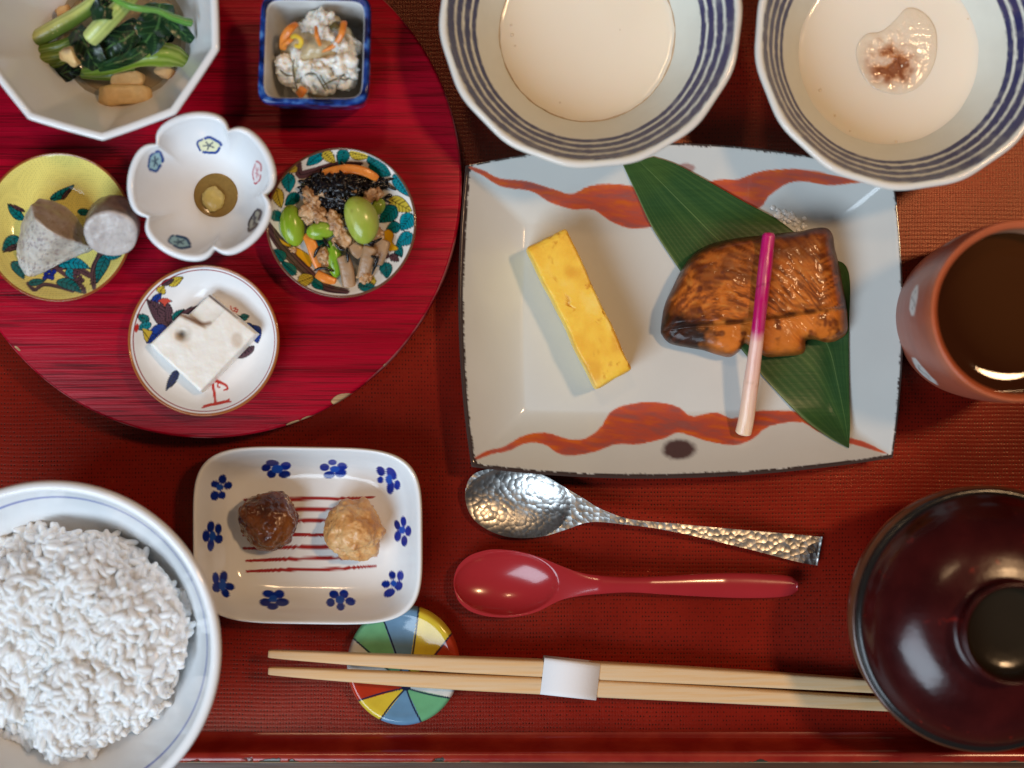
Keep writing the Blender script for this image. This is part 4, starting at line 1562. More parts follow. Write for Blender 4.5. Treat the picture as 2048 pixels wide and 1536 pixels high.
# ------------------------------------------------------------------ silver hammered spoon, red spoon
def spoon(name, rowsx, ell_, zmid, thick, depth, bulge, material, label, skew=0, nx_=150, nv_=36):
    T = np.array(rowsx, float)
    s_ = np.linspace(0, 1, nx_) ** 1.0
    # finer sampling at the tip
    s_ = np.r_[np.linspace(0, 1, nx_)]
    xs = T[0, 0] + (T[-1, 0] - T[0, 0]) * (.15 * s_ ** 3 + .85 * s_ ** 1.35 if False else s_ ** 1.25)
    def smooth_interp(c):
        d = np.linspace(0, len(T) - 1, 600)
        k = spline(T[:, [0, c]], 600)
        return np.interp(xs, k[:, 0], k[:, 1])
    yt, yb = smooth_interp(1), smooth_interp(2)
    zc = np.interp(xs, *zip(*zmid))
    th_ = np.interp(xs, *zip(*thick))
    bu = np.interp(xs, *zip(*bulge))
    f = np.linspace(0, 1, nv_)
    f = .5 - .5 * np.cos(np.pi * f)
    X = np.repeat(xs[:, None], nv_, 1) + (f[None] - .5) * skew * np.clip((xs[:, None] - 1500) / 150, 0, 1)
    Y = yt[:, None] * (1 - f) + yb[:, None] * f
    e = ((X - ell_[0]) / ell_[2]) ** 2 + ((Y - ell_[1]) / ell_[3]) ** 2
    dip = depth * np.clip(1 - e, 0, 1) ** .75
    g = 1 - (2 * f - 1) ** 2
    Zt = zc[:, None] + bu[:, None] * g[None] ** .7 - dip
    Zb = Zt - (th_[:, None] * np.clip(g[None], 0, 1) ** .5 + .0003)
    A = Wp(np.c_[X.ravel(), Y.ravel(), Zt.ravel()])
    B = A.copy()
    B[:, 2] = np.maximum(Zb.ravel(), .0001)
    NNs = nx_ * nv_
    V = np.r_[A, B]
    F = [grid_faces(nx_, nv_), grid_faces(nx_, nv_, flip=True, base=NNs)]
    idg = np.arange(NNs).reshape(nx_, nv_)
    loop = np.r_[idg[:, 0], idg[-1, 1:], idg[::-1, -1][1:], idg[0, ::-1][1:-1]]
    l2 = np.roll(loop, -1)
    F.append(np.c_[loop, l2, l2 + NNs, loop + NNs][:, ::-1])
    o = thing(name, (*W(ell_[0], ell_[1], 0)[:2], 0), label, 'spoon')
    fx_ = X.ravel()
    isb = [(fx_[f[:, 0] % NNs] > ell_[0] + ell_[2] + 12).astype(int) for f in F]
    add_parts(o, V, F, material, isb, ['bowl', 'handle'])
    return o


m_silver, q = new_mat('hammered_silver', .3)
v = q.obj()
vo = q.n('ShaderNodeTexVoronoi', feature='SMOOTH_F1')
vo.inputs['Scale'].default_value = 460
vo.inputs['Smoothness'].default_value = .18
vo.inputs['Randomness'].default_value = .85
fl = q.mapping(v, (1, 1, .05))
q.link(fl, vo.inputs['Vector'])
q.bump(q.math('POWER', vo.outputs['Distance'], 1.6), .00026)
q.b.inputs['Metallic'].default_value = 1.0
tone = q.noise(v, 45, 3)
q.link(q.mixc(q.rng(tone, .35, .65), (.44, .44, .43), (.60, .58, .55)), q.b.inputs['Base Color'])
q.link(q.rng(q.noise(v, 300, 3), .3, .7, .27, .42), q.b.inputs['Roughness'])
spoon('silver_spoon', [(930, 990, 994), (933, 972, 1010), (940, 956, 1028), (955, 944, 1046), (980, 938, 1062), (1012, 936, 1073), (1050, 940, 1076), (1090, 952, 1072), (1130, 975, 1060), (1170, 999, 1046), (1200, 1017, 1044), (1250, 1036, 1049), (1300, 1043, 1055), (1350, 1047, 1064), (1400, 1052, 1075), (1500, 1061, 1099), (1600, 1070, 1124), (1640, 1074, 1131)],
      (1032, 1008, 108, 74), [(930, .0068), (1050, .0072), (1150, .0085), (1230, .0105), (1350, .0100), (1500, .0060), (1640, .0026)],
      [(930, .0011), (1100, .0013), (1200, .0022), (1300, .0024), (1640, .0018)], .0056, [(930, 0), (1640, .0)], m_silver,
      'hammered silver spoon with its bowl tucked under the ribbon plate', skew=-11)
m_red = mat('red_lacquer_spoon', (.34, .020, .024), rough=.20, var=.06, var_scale=60, coat=.25, bump=.00004, bump_scale=90)
spoon('red_spoon', [(907, 1163, 1167), (910, 1147, 1184), (918, 1130, 1203), (935, 1114, 1219), (955, 1105, 1228), (985, 1099, 1234), (1030, 1102, 1234), (1075, 1113, 1223), (1120, 1131, 1201), (1160, 1145, 1192), (1200, 1151, 1188), (1260, 1154, 1185), (1330, 1152, 1189), (1400, 1148, 1193), (1480, 1146, 1196), (1550, 1149, 1195), (1582, 1153, 1190), (1596, 1162, 1180)],
      (1012, 1167, 103, 63), [(907, .0085), (1010, .0090), (1120, .0098), (1200, .0110), (1300, .0100), (1450, .0062), (1596, .0050)],
      [(907, .0018), (1000, .0022), (1120, .0040), (1200, .0052), (1350, .0058), (1500, .0056), (1596, .0040)], .0062, [(907, 0), (1110, .0002), (1200, .0012), (1350, .0014), (1596, .0018)], m_red,
      'glossy red lacquered spoon lying between the silver spoon and the chopsticks')

# ------------------------------------------------------------------ round chopstick rest
cz = .0098
cc = W(806, 1333, cz)
ca, cb = 114 * S * (H - cz) / H, 121 * S * (H - cz) / H
prof = np.r_[spline(np.array([[.004, .0072], [.3, .0074], [.55, .0080], [.74, .0089], [.86, .0096], [.94, .0094], [.985, .0080], [1.0, .0062]]), 90), np.array([[.995, .004], [.96, .0018], [.88, .0], [.01, .0]])]
n = 360
th = np.linspace(0, 2 * np.pi, n, endpoint=False)
R = np.stack([np.c_[cc[0] + ca * p[0] * np.cos(th), cc[1] + cb * p[0] * np.sin(th), np.full(n, p[1])] for p in prof])
V, F = polar(R)
P = Paint(V, lin(225, 225, 220))
pc = np.array([812., 1376.])
bd = [(703, 1275), (763, 1232), (837, 1214), (906, 1262), (922, 1330), (912, 1397), (848, 1452), (757, 1446), (711, 1404), (693, 1345)]
cols = [lin(120, 185, 135), lin(112, 150, 182), lin(228, 200, 62), lin(186, 62, 34), lin(222, 222, 216), lin(112, 180, 132), lin(108, 152, 188), lin(228, 200, 62), lin(190, 56, 30), lin(222, 222, 216)]
angs = [math.atan2(pc[1] - y, x - pc[0]) for x, y in bd]
va = np.arctan2(pc[1] - P.Y, P.X - pc[0])
rel = (angs[0] - va) % (2 * np.pi)
ed = [(angs[0] - a) % (2 * np.pi) for a in angs] + [2 * np.pi]
nzp = fbm(np.c_[P.X, P.Y], .05, 2, 3)
for i in range(10):
    mm = (rel >= ed[i]) & (rel < ed[i + 1])
    P.C[mm] = cols[i] * (.78 + .10 * nzp[mm])[:, None]
for x, y in bd:
    d = np.array([x, y]) - pc
    nrm = np.array([-d[1], d[0]]) / np.hypot(*d)
    P.stroke(spline([pc, pc + d * .5 + nrm * 3, pc + d * 1.12], 12), 3.4, lin(30, 36, 62))
P.ell(pc[0], pc[1], 9, 6, 0, lin(30, 36, 62))
re = np.hypot((V[:, 0] - cc[0]) / ca, (V[:, 1] - cc[1]) / cb)
P.mix(np.r_[np.repeat(np.arange(len(prof)) > 91, n), False, True] * 1.0, lin(220, 220, 215))
o = add('chopstick_rest', V, F, M['glaze'], loc=(cc[0], cc[1], 0), colors=P.C)
tag(o, 'round ceramic chopstick rest in coloured wedges, under the chopstick tips', 'chopstick rest')

# ------------------------------------------------------------------ chopsticks and paper band
m_stick = mat('pale_cedar', (.74, .52, .30), rough=.50, var=.22, var_scale=1.0, stretch=(9, 800, 500, math.radians(1.7)), bump=.00010, bump_scale=1.2, color2=(.60, .37, .17))


def stick_z(x):
    return .0148 - .0112 * (x - 806) / 994.


def stick(y0, y1, y2, x2, label):
    xs = np.array([537, 700, 900, 1139, 1400, 1600, x2], float)
    ys = np.interp(xs, [537, 1139, x2], [y0, y1, y2])
    k = spline(np.c_[[537, 840, 1139, 1460, x2], [y0, (y0 + y1) / 2 + 2.0, y1, (y1 + y2) / 2 - 2.0, y2]], 60)
    path = np.array([W(x, y, stick_z(x)) for x, y in k])
    w = np.array([.0030, .0043, .0056, .0063, .0067, .0069, .0067, .0063, .0056, .0050])
    V, F, tt, aa = sweep(path, w, w * .94, n=110, m=40, square=4.6, ends=.93)
    o = add('chopstick', V, F, m_stick, loc=tuple(path[0]))
    tag(o, label, 'chopstick', 'pair of chopsticks')


stick(1307.5, 1338.0, 1375.0, 1800, 'pale wooden chopstick of the banded pair lying nearer the red spoon')
stick(1341.5, 1373.0, 1410.5, 1806, 'pale wooden chopstick of the banded pair lying nearer the tray rim')
bcn = W(1139, 1355.5, stick_z(1139))
dirv = W(1195, 1361.6, stick_z(1195)) - W(1083, 1349.4, stick_z(1083))
dirv /= np.linalg.norm(dirv)
m_ = 60
ph_ = np.linspace(0, 2 * np.pi, m_, endpoint=False)


def sleeve(hw, hh, k):
    c, s = np.cos(ph_), np.sin(ph_)
    r = 1 / (np.abs(c / hw) ** k + np.abs(s / hh) ** k) ** (1 / k)
    return r * c, r * s


sd = np.cross(dirv, [0, 0, 1.0])
sd /= np.linalg.norm(sd)
upv = np.cross(sd, dirv)
R = []
for (t, gr) in ((-.01105, 0), (-.01105, .00012), (0, .00013), (.01105, .00012), (.01105, 0), (-.01105, 0)):
    a, b = sleeve(.00715 + gr, .00345 + gr, 12)
    R.append(bcn + dirv * t + np.outer(a, sd) + np.outer(b, upv))
R = np.array(R)
m = mat('white_paper', (.78, .77, .78), rough=.75, bump=.00003, bump_scale=900)
o = add('paper_band', R.reshape(-1, 3), [grid_faces(len(R), m_, True, flip=True)], m)
tag(o, 'white paper band wrapped round the two chopsticks', 'paper band')

# ------------------------------------------------------------------ tea cup
mz = .076
mc = W(2046, 622, mz)
mR = 183 * S * (H - mz) / H
prof = np.array([[.001, .006], [.020, .006], [.0255, .010], [.0275, .02], [.0288, .05], [.0291, .068], [.0293, .0735], [mR - .0012, .0757], [mR - .0006, .0760], [mR, .0752], [mR + .0001, .072], [mR + .0004, .060], [mR + .0003, .048], [mR - .0004, .034], [mR - .0018, .018], [mR - .0045, .006], [.026, .0025], [.0252, .0], [.022, .0], [.021, .002], [.001, .002]])
prof = np.r_[spline(prof[:17], 150), prof[17:]]
fc_ = lambda th, pr: 1 + .004 * np.sin(2 * th + 1) + .003 * np.sin(5 * th)
V, F = polar(lathe(mc[0], mc[1], prof, 200, fc_))
P = Paint(V, lin(160, 84, 62))
outer = np.r_[np.repeat(np.arange(len(prof)) > 72, 200), False, True]
n1 = fbm(V, 70, 3, 4)
P.mix(np.clip(n1, 0, .6), lin(140, 72, 56))
P.mix(np.clip((V[:, 2] - .066) / .008, 0, 1), lin(186, 96, 60))
P.mix((~outer) * np.clip((.074 - V[:, 2]) / .004, 0, 1), lin(168, 120, 92))
thv = np.degrees(np.arctan2(V[:, 1] - mc[1], V[:, 0] - mc[0])) % 360
inkd = lin(45, 50, 58)
for (a0, w_, z0, h_) in ((171, 10.5, .052, .0055), (222, 13, .034, .008), (120, 10, .05, .007), (275, 12, .045, .007), (330, 10, .05, .006), (30, 12, .045, .007)):
    da = (thv - a0 + 180) % 360 - 180
    e = np.hypot(da / w_, (V[:, 2] - z0) / h_) + .10 * fbm(V, 300, 6, 3)
    P.mix(np.clip((1 - e) / .08, 0, 1) * outer, lin(214, 210, 204))
    s1 = np.abs((V[:, 2] - z0) - .003 * np.sin(da * .6)) / .0009
    P.mix(np.clip(1.2 - s1, 0, .85) * (e < .65) * outer, inkd)
m = mat('terracotta_cup_glaze', attr=True, rough=.34, var=.05, var_scale=130, bump=.0002, bump_scale=160)
o = add('tea_cup', V, F, m, loc=(mc[0], mc[1], 0), colors=P.C)
tag(o, 'terracotta tea cup with white brushed marks, holding brown tea', 'cup')
tz = .060
V, F = polar(lathe(mc[0], mc[1], np.array([[.001, tz], [.02, tz], [.0283, tz], [.0290, tz + .0004], [.0290, tz - .001], [.0285, tz - .02], [.001, tz - .02]]), 120, fc_))
m = mat('roasted_tea', (.050, .015, .003), rough=.03, spec=.4)
o = add('tea', V, F, m)
tag(o, 'dark amber roasted tea inside the terracotta cup', 'tea')

# ------------------------------------------------------------------ lacquered soup bowl with lid
lz = .056
lc = W(1973, 1240, lz)
lR = 263 * S * (H - lz) / H
m_lac, q = new_mat('dark_red_lacquer_lid', .30)
v = q.obj()
x, y, z = q.xyz(v)
rad = q.math('SQRT', q.math('ADD', q.math('MULTIPLY', x, x), q.math('MULTIPLY', y, y)))
nb1, nb2 = q.noise(v, 60, 4), q.noise(v, 210, 3)
base = q.mixc(q.rng(nb1, .3, .7), (.024, .0020, .0020), (.048, .0040, .0034))
base = q.mixc(q.math('MULTIPLY', q.rng(nb2, .64, .72), q.rng(nb1, .5, .6, 0, .8)), base, (.26, .012, .006))
base = q.mixc(q.rng(rad, lR - .0026, lR - .0018), base, (.012, .010, .009))
base = q.mixc(q.rng(rad, .0165, .0150), base, (.020, .014, .008))
q.link(base, q.b.inputs['Base Color'])
q.link(q.rng(q.math('ADD', nb1, q.rng(rad, .016, .015, 0, -1)), .3, .7, .17, .27), q.b.inputs['Roughness'])
q.bump(q.noise(v, 420, 3), .00006)
q.b.inputs['Specular IOR Level'].default_value = .4
soup = thing('soup_bowl', (lc[0], lc[1], 0), 'dark red lacquered soup bowl with black-edged lid over the chopstick ends', 'bowl')
prof = np.array([[.001, .0795], [.008, .0797], [.0135, .0808], [.0152, .0835], [.0160, .0868], [.0168, .0882], [.0176, .0878], [.0178, .0862], [.0172, .0825], [.0172, .0800], [.0182, .0788], [.0220, .0780], [.0280, .0762], [.0340, .0730], [.0390, .0688], [.0425, .0645], [lR - .0033, .0598], [lR - .0022, .0578], [lR - .0012, .0570], [lR - .0004, .0568], [lR, .0560], [lR, .0545], [lR - .0012, .0538], [lR - .0030, .0550], [lR - .006, .0590], [.030, .0720], [.001, .0765]])
V, F = polar(lathe(lc[0], lc[1], np.r_[spline(prof[:22], 160), prof[22:]], 160))
fr = np.repeat(np.arange(len(V) // 160 - 1), 160)
zv = V[:, 2]
rv = np.hypot(V[:, 0] - lc[0], V[:, 1] - lc[1])
kn = (rv[F[0]].max(1) < .01835) & (zv[F[0]].min(1) > .0783)
lid, knob = add_parts(soup, V, F, m_lac, [kn.astype(int), np.ones(160, int), np.zeros(160, int)], ['lid', 'knob'])
knob.parent = lid
m_lb = mat('brown_lacquer_bowl', (.10, .030, .012), rough=.28, var=.25, var_scale=90, coat=.3)
prof = np.array([[.001, .010], [.020, .011], [.034, .022], [.0425, .040], [.0455, .0536], [.0468, .0540], [.0488, .0537], [.0478, .042], [.042, .022], [.032, .011], [.026, .008], [.026, .0], [.023, .0], [.022, .005], [.001, .005]])
V, F = polar(lathe(lc[0], lc[1], prof, 120))
add('bowl_body', V, F, m_lb, soup)

# ------------------------------------------------------------------ greens and fried tofu in the faceted bowl
m_stalk = mat('simmered_stalk', attr=True, rough=.25, var=.10, var_scale=1.0, stretch=(160, 160, 160), bump=.0002, bump_scale=3.0, sss=.15, sss_rad=.0015)
m_leaf = mat('simmered_leaf', attr=True, rough=.27, var=.15, var_scale=180, bump=.00018, bump_scale=300)
GB = BT
GRP = 'simmered greens in the faceted bowl'


def stalk(pts, w, th, c0, c1, label, seed, curl=.12, side=None, ends=.55):
    path = Wp([(x, y, GB + z) for x, y, z in pts])
    wk = np.array(w) * S * .93
    V, F, tt, aa = sweep(path, wk, np.array(th), n=46, m=26, curl=-curl, noise_amp=.0006, noise_scale=130, seed=seed, ends=ends)
    P = Paint(V, c0)
    P.mix(np.clip(tt, 0, 1) * .9, c1)
    P.C *= 1.18
    ribs = np.cos(aa * 16 + 2 * fbm(V, 60, seed, 2))
    P.mix(np.clip(ribs * .5 - .1, 0, .35), lin(60, 95, 25))
    P.mix(np.clip(-ribs * .4, 0, .25), lin(215, 220, 150))
    if side is not None:
        P.mix(np.clip((aa * side - .25) / .4, 0, .85), lin(66, 104, 24))
    o = add('stalk', V, F, m_stalk, colors=P.C)
    tag(o, label, 'greens', GRP)


def green_leaf(pts, w, label, seed, c0=(26, 54, 30), rib=True, crumple=.0022, tw=0.0, th=.0007, ends=.35):
    path = Wp([(x, y, GB + z) for x, y, z in pts])
    wk = np.array(w) * S * .93
    V, F, tt, aa = sweep(path, wk, th, n=64, m=44, curl=.10, twist=tw, noise_amp=crumple * 1.15, noise_scale=75, seed=seed, ends=ends, square=1.7)
    V[:, 2] += .00025 * fbm(V, 380, seed + 5, 2)
    P = Paint(V, lin(*c0))
    n1 = fbm(V, 140, seed, 3)
    P.mix(np.clip(n1, 0, .6), lin(38, 70, 34))
    P.mix(np.clip(-n1 * 1.2, 0, .6), lin(10, 22, 16))
    if rib:
        mid = np.abs(aa + .08 * np.sin(tt * 5))
        P.mix(np.clip((.05 - mid) / .03, 0, .8), lin(86, 130, 70))
        phv = (tt * 6 - mid * 1.4)
        P.mix(np.clip((.07 - np.abs(phv - np.round(phv))) / .05, 0, .6), lin(70, 108, 62))
    o = add('leaf', V, F, m_leaf, colors=P.C)
    tag(o, label, 'greens', GRP)


PG, YG, MG = lin(178, 184, 100), lin(150, 170, 48), lin(92, 128, 34)
stalk([(58, 86, .017), (100, 62, .019), (148, 34, .020), (190, 4, .021), (225, -28, .021)], [34, 36, 34, 30, 26], [.005, .006, .006, .005, .004], lin(184, 178, 104), lin(168, 190, 104), 'pale yellow-green stalk with a blunt cut end, leaning on the bowl wall', 1, .16, 1)
stalk([(72, 104, .016), (117, 92, .018), (160, 74, .018)], [22, 24, 14], [.004, .004, .003], lin(96, 122, 26), lin(52, 88, 24), 'narrow green stalk under the pale yellow-green stalk', 2)
stalk([(68, 121, .015), (110, 113, .017), (152, 104, .016)], [24, 24, 18], [.004, .004, .004], lin(120, 136, 30), lin(60, 92, 26), 'short olive stalk beside the dark leaf tip', 3)
stalk([(69, 137, .013), (112, 129, .015), (150, 122, .014)], [15, 17, 14], [.003, .003, .003], lin(110, 130, 22), lin(50, 80, 22), 'thin yellow-green stalk over the dark leaf tip', 4)
stalk([(272, 142, .012), (225, 148, .014), (160, 149, .014)], [26, 28, 18], [.004, .004, .003], lin(112, 130, 52), lin(66, 112, 34), 'soft green stalk lying against the fried tofu', 5)
stalk([(380, 128, .013), (350, 112, .018), (318, 108, .020), (272, 118, .020), (220, 135, .019), (165, 142, .016)], [18, 46, 50, 34, 26, 20], [.003, .004, .005, .005, .004, .003], lin(118, 140, 36), lin(98, 142, 40), 'broad yellow-green stalk with a flared end', 6, .18)
green_leaf([(186, 30, .024), (204, 14, .026), (222, -6, .026)], [24, 40, 30], 'dark leaf piece between the two pale stalks', 11, c0=(14, 30, 20))
stalk([(176, 80, .026), (205, 50, .028), (235, 20, .029), (262, -14, .028), (285, -45, .026)], [36, 40, 36, 36, 30], [.005, .006, .006, .005, .004], lin(186, 198, 122), lin(150, 172, 52), 'thick pale stalk cut square, lying on the dark leaves', 7, .14)
green_leaf([(318, 12, .020), (312, 48, .024), (292, 84, .023), (262, 116, .020)], [58, 76, 66, 24], 'large dark veined leaf folded over the stalks', 12, crumple=.0032)
green_leaf([(282, 52, .022), (248, 76, .024), (214, 100, .022), (196, 124, .019)], [40, 58, 52, 24], 'crumpled blackish leaf beside the thick pale stalk', 13, c0=(16, 34, 24), crumple=.0034)
green_leaf([(150, 62, .022), (166, 84, .026), (182, 108, .026), (200, 136, .021)], [34, 54, 54, 30], 'shiny dark leaf folded beside the mushroom piece', 14, crumple=.0030, c0=(18, 42, 28))
green_leaf([(76, 158, .012), (104, 154, .014), (136, 146, .015), (160, 136, .016)], [18, 32, 32, 22], 'dark leaf tip dipping into the broth', 15, c0=(14, 32, 18))
green_leaf([(196, 138, .023), (232, 126, .025), (276, 108, .024), (318, 82, .022)], [16, 26, 26, 18], 'long dark leaf with a pale rib over the broad stalk', 16, c0=(26, 62, 34), crumple=.0014)
green_leaf([(184, 34, .032), (204, 26, .034), (226, 30, .032)], [14, 26, 18], 'small dark leaf scrap lying on the thick pale stalk', 17, c0=(24, 46, 34), rib=False, crumple=.0012)
green_leaf([(330, 44, .018), (338, 62, .018), (336, 84, .017)], [18, 30, 20], 'blackish leaf edge beneath the large veined leaf', 18, c0=(14, 26, 24), rib=False)
stalk([(216, -10, .032), (262, 14, .034), (312, 20, .033), (350, 36, .030), (386, 46, .028)], [10, 13, 12, 15, 17], [.0024, .0026, .0024, .0024, .0018], lin(84, 156, 44), lin(40, 104, 34), 'bright green twisted stem reaching the bowl wall', 8, .3)
green_leaf([(336, 40, .028), (360, 60, .026), (386, 82, .023)], [20, 32, 14], 'green leaf end hanging from the bright twisted stem', 19, c0=(20, 58, 30), crumple=.0014)

m_tofu = mat('fried_tofu', attr=True, rough=.5, var=.10, var_scale=330, bump=.0003, bump_scale=900, sss=.1, sss_rad=.001)
for (x, y, z, sx, sy, sz_, rz, c, lb, sd) in ((250, 190, .0135, 102, 42, .0085, .06, (224, 186, 128), 'golden folded piece of fried tofu lying in the broth', 1), (254, 160, .0125, 64, 30, .007, .15, (224, 190, 136), 'golden fried tofu piece tucked under the greens', 2),
                                           (331, 143, .0120, 36, 30, .006, -.5, (208, 172, 126), 'pale square scrap of fried tofu near the flared stalk', 3), (128, 28, .014, 34, 28, .008, .3, (206, 152, 92), 'rounded fried tofu piece behind the pale stalk', 4)):
    c3 = W(x, y, GB + z)
    V, F, U_ = tofu_box(c3, (sx * S * .93, sy * S * .93, sz_), rz, (.1, .06), sd, amp=.0012, nscale=190, power=.5)
    P = Paint(V, lin(*c))
    n1 = fbm(V, 220, sd, 4)
    P.mix(np.clip(n1 * 1.3, 0, .6), lin(c[0] - 22, c[1] - 30, c[2] - 34))
    P.mix(np.clip(-n1 * 1.3, 0, .5), lin(228, 196, 140))
    o = add('fried_tofu', V, [F], m_tofu, colors=P.C)
    tag(o, lb, 'tofu', 'fried tofu in the faceted bowl')
c3 = W(139, 114, GB + .030)
pts = Wp([(118, 104, GB + .027), (127, 95, GB + .029), (142, 93, GB + .030), (163, 127, GB + .029), (150, 135, GB + .027), (120, 120, GB + .027), (128, 100, GB + .033), (142, 98, GB + .034), (152, 126, GB + .033)])
V, F, N_ = hull(pts, 3, .0006, 420, 3, .0008)
P = Paint(V, lin(226, 190, 130))
n1 = fbm(V, 300, 4, 3)
P.mix(np.clip(n1 * 1.5, 0, .6), lin(196, 142, 82))
P.mix(np.clip(1 - np.hypot(P.X - 133, P.Y - 99) / 12, 0, .6), lin(120, 100, 84))
o = add('mushroom_piece', V, [F], m_tofu, colors=P.C)
tag(o, 'cream wedge of mushroom on top of the greens', 'mushroom')

# ------------------------------------------------------------------ pickled salad in the square bowl
m_daikon = mat('translucent_pickle', (.84, .81, .74), rough=.18, var=.06, var_scale=200, sss=.7, sss_rad=.0025, bump=.0003, bump_scale=420)
m_daikon2 = mat('olive_pickle', (.52, .43, .26), rough=.18, var=.18, var_scale=160, sss=.4, sss_rad=.003, bump=.0004, bump_scale=350)
m_carrot = mat('carrot', (.78, .26, .04), rough=.28, var=.15, var_scale=220, sss=.3, sss_rad=.0015, bump=.0002, bump_scale=500)
SB = BT + .0045
SG = 'pickled salad in the square bowl'
c3 = W(640, 110, BT + .014)
V, F, U_ = lump(c3, (73 * S * .94, 80 * S * .94, .016), 5, .22, 2.2, 3)
V[:, 2] = np.maximum(V[:, 2], SB + .0002)
o = add('pickle_mound', V, [F], m_daikon2)
tag(o, 'olive translucent mound of pickled vegetables filling the square bowl', 'pickles')
rr_ = random.Random(21)
Vs, Fs, base = [], [], 0
for (x, y, z, rx_, ry_, rz_) in ((632, 48, .030, 22, 24, .005), (650, 40, .032, 22, 20, .006), (618, 60, .029, 16, 16, .004), (655, 66, .031, 18, 20, .005), (574, 130, .027, 18, 24, .005), (598, 116, .028, 24, 14, .004), (612, 136, .029, 20, 18, .005), (640, 140, .031, 30, 14, .005), (662, 132, .031, 26, 18, .005),
                                  (686, 128, .031, 22, 26, .006), (700, 140, .029, 16, 22, .005), (676, 95, .030, 20, 18, .005), (692, 108, .030, 18, 18, .005), (620, 160, .027, 26, 20, .005), (648, 170, .026, 26, 18, .005), (585, 155, .024, 20, 24, .004), (690, 165, .025, 18, 20, .005), (706, 90, .027, 14, 18, .004), (600, 178, .023, 20, 14, .004), (660, 155, .029, 20, 16, .005)):
    V, F, U_ = lump(W(x, y, BT + z - .004), (rx_ * S * .93, ry_ * S * .93, rz_), 4, .75, 1.7, rr_.randrange(999), (0, 0, rr_.random() * 3), 4)
    o = add('pickle_shred', V, [F], m_daikon)
    tag(o, 'clump of frosty white translucent shreds on the pickle mound', 'pickles', SG)


def strip(name, pts, w, th, material, label, cat, grp, tw=0.0, n=26, m=10, square=4.0, ends=.8, z0=BT, noise=.0002, colors=None):
    path = Wp([(x, y, z0 + z) for x, y, z in pts])
    V, F, tt, aa = sweep(path, np.array(w) * S * .93, th, n=n, m=m, square=square, ends=ends, twist=tw, noise_amp=noise, noise_scale=250, seed=len(bpy.data.objects))
    o = add(name, V, F, material)
    if label:
        tag(o, label, cat, grp)
    return o


for (pts, w, lb) in (([(566, 98, .026), (569, 76, .030), (580, 58, .032), (594, 48, .030)], [14, 18, 16, 10], 'broad curved carrot strip along the wall of the square bowl'),
                     ([(566, 92, .030), (576, 84, .032), (586, 76, .032)], [8, 9, 9], 'short carrot stick beside the yellow citrus peel'),
                     ([(632, 54, .034), (634, 72, .036), (640, 90, .033)], [7, 9, 7], 'thin carrot thread hanging down the middle of the salad'),
                     ([(688, 44, .032), (685, 62, .034), (678, 78, .033), (664, 94, .031), (644, 104, .030)], [13, 13, 11, 8, 5], 'long bent carrot strip with a square end'),
                     ([(598, 190, .024), (604, 182, .026), (608, 176, .026)], [18, 18, 16], 'carrot stub at the foot of the salad')):
    strip('carrot_strip', pts, w, .0018, m_carrot, lb, 'carrot', SG)
m_yel = mat('citrus_peel', (.80, .55, .05), rough=.3, var=.12, var_scale=300, bump=.0002, bump_scale=700)
strip('citrus_peel', [(584, 75, .033), (592, 72, .035), (602, 80, .035), (600, 92, .033), (590, 92, .032)], [7, 9, 10, 9, 8], .0016, m_yel, 'small curl of yellow citrus peel on the pickled salad', 'citrus peel', None)
m_kelp = mat('kelp_thread', (.10, .075, .025), rough=.25, var=.2, var_scale=200)
strip('kelp_shred', [(661, 58, .033), (672, 50, .034), (681, 46, .032)], [14, 16, 8], .001, m_kelp, 'wide olive kelp flake beside the long carrot strip', 'kelp', SG)
for pts in ([(588, 118, .031), (586, 140, .029), (592, 172, .027), (598, 186, .025)], [(634, 152, .033), (644, 168, .031), (652, 182, .028)], [(640, 150, .034), (650, 166, .032), (658, 180, .028)], [(560, 140, .028), (572, 150, .028), (586, 151, .027)], [(644, 172, .031), (662, 162, .033), (678, 156, .031)], [(680, 156, .032), (690, 160, .031), (698, 156, .030)], [(610, 150, .033), (622, 146, .034), (634, 150, .033)]):
    strip('kelp_thread', pts, [2.5, 4.0, 3.6, 2], .0006, m_kelp, 'thin olive kelp thread lying over the white shreds', 'kelp', 'kelp threads on the pickled salad', n=20, m=8, square=2)

# ------------------------------------------------------------------ taro pieces on the yellow plate
m_taro = mat('boiled_taro', attr=True, rough=.30, var=.10, var_scale=260, bump=.0003, bump_scale=420, sss=.4, sss_rad=.002)
Zt4 = zt(.20833, 0, 290)
def tz_(p, z):
    q_ = Zt4(p)[0]
    return W(q_[0], q_[1], BT + z)
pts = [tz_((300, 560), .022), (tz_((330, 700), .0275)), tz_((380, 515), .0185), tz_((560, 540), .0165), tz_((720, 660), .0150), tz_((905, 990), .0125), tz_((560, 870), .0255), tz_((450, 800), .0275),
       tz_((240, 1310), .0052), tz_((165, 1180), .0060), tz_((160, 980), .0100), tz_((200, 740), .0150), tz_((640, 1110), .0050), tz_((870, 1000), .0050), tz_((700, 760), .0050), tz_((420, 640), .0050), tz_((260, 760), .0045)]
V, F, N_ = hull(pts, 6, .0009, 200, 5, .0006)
P = Paint(V, lin(206, 197, 184))
n1, n2 = fbm(V, 160, 3, 4), fbm(V, 700, 9, 3)
P.mix(np.clip(n1 * 1.4, 0, .5), lin(160, 142, 128))
P.mix(np.clip(-n1 * 1.4, 0, .5), lin(206, 200, 196))
P.mix(np.clip(n2 - .15, 0, .5), lin(140, 118, 104))
P.mix(np.clip(fbm(V, 1100, 19, 2) * 5 - 1.7, 0, .6), lin(112, 84, 96))
P.poly(Zt4((300, 560), (330, 700), (450, 800), (560, 870), (905, 990), (720, 660), (560, 540), (380, 515)), lin(156, 128, 104), soft=8, alpha=.7)  # shade on the face turned from the window, painted brown into the colour
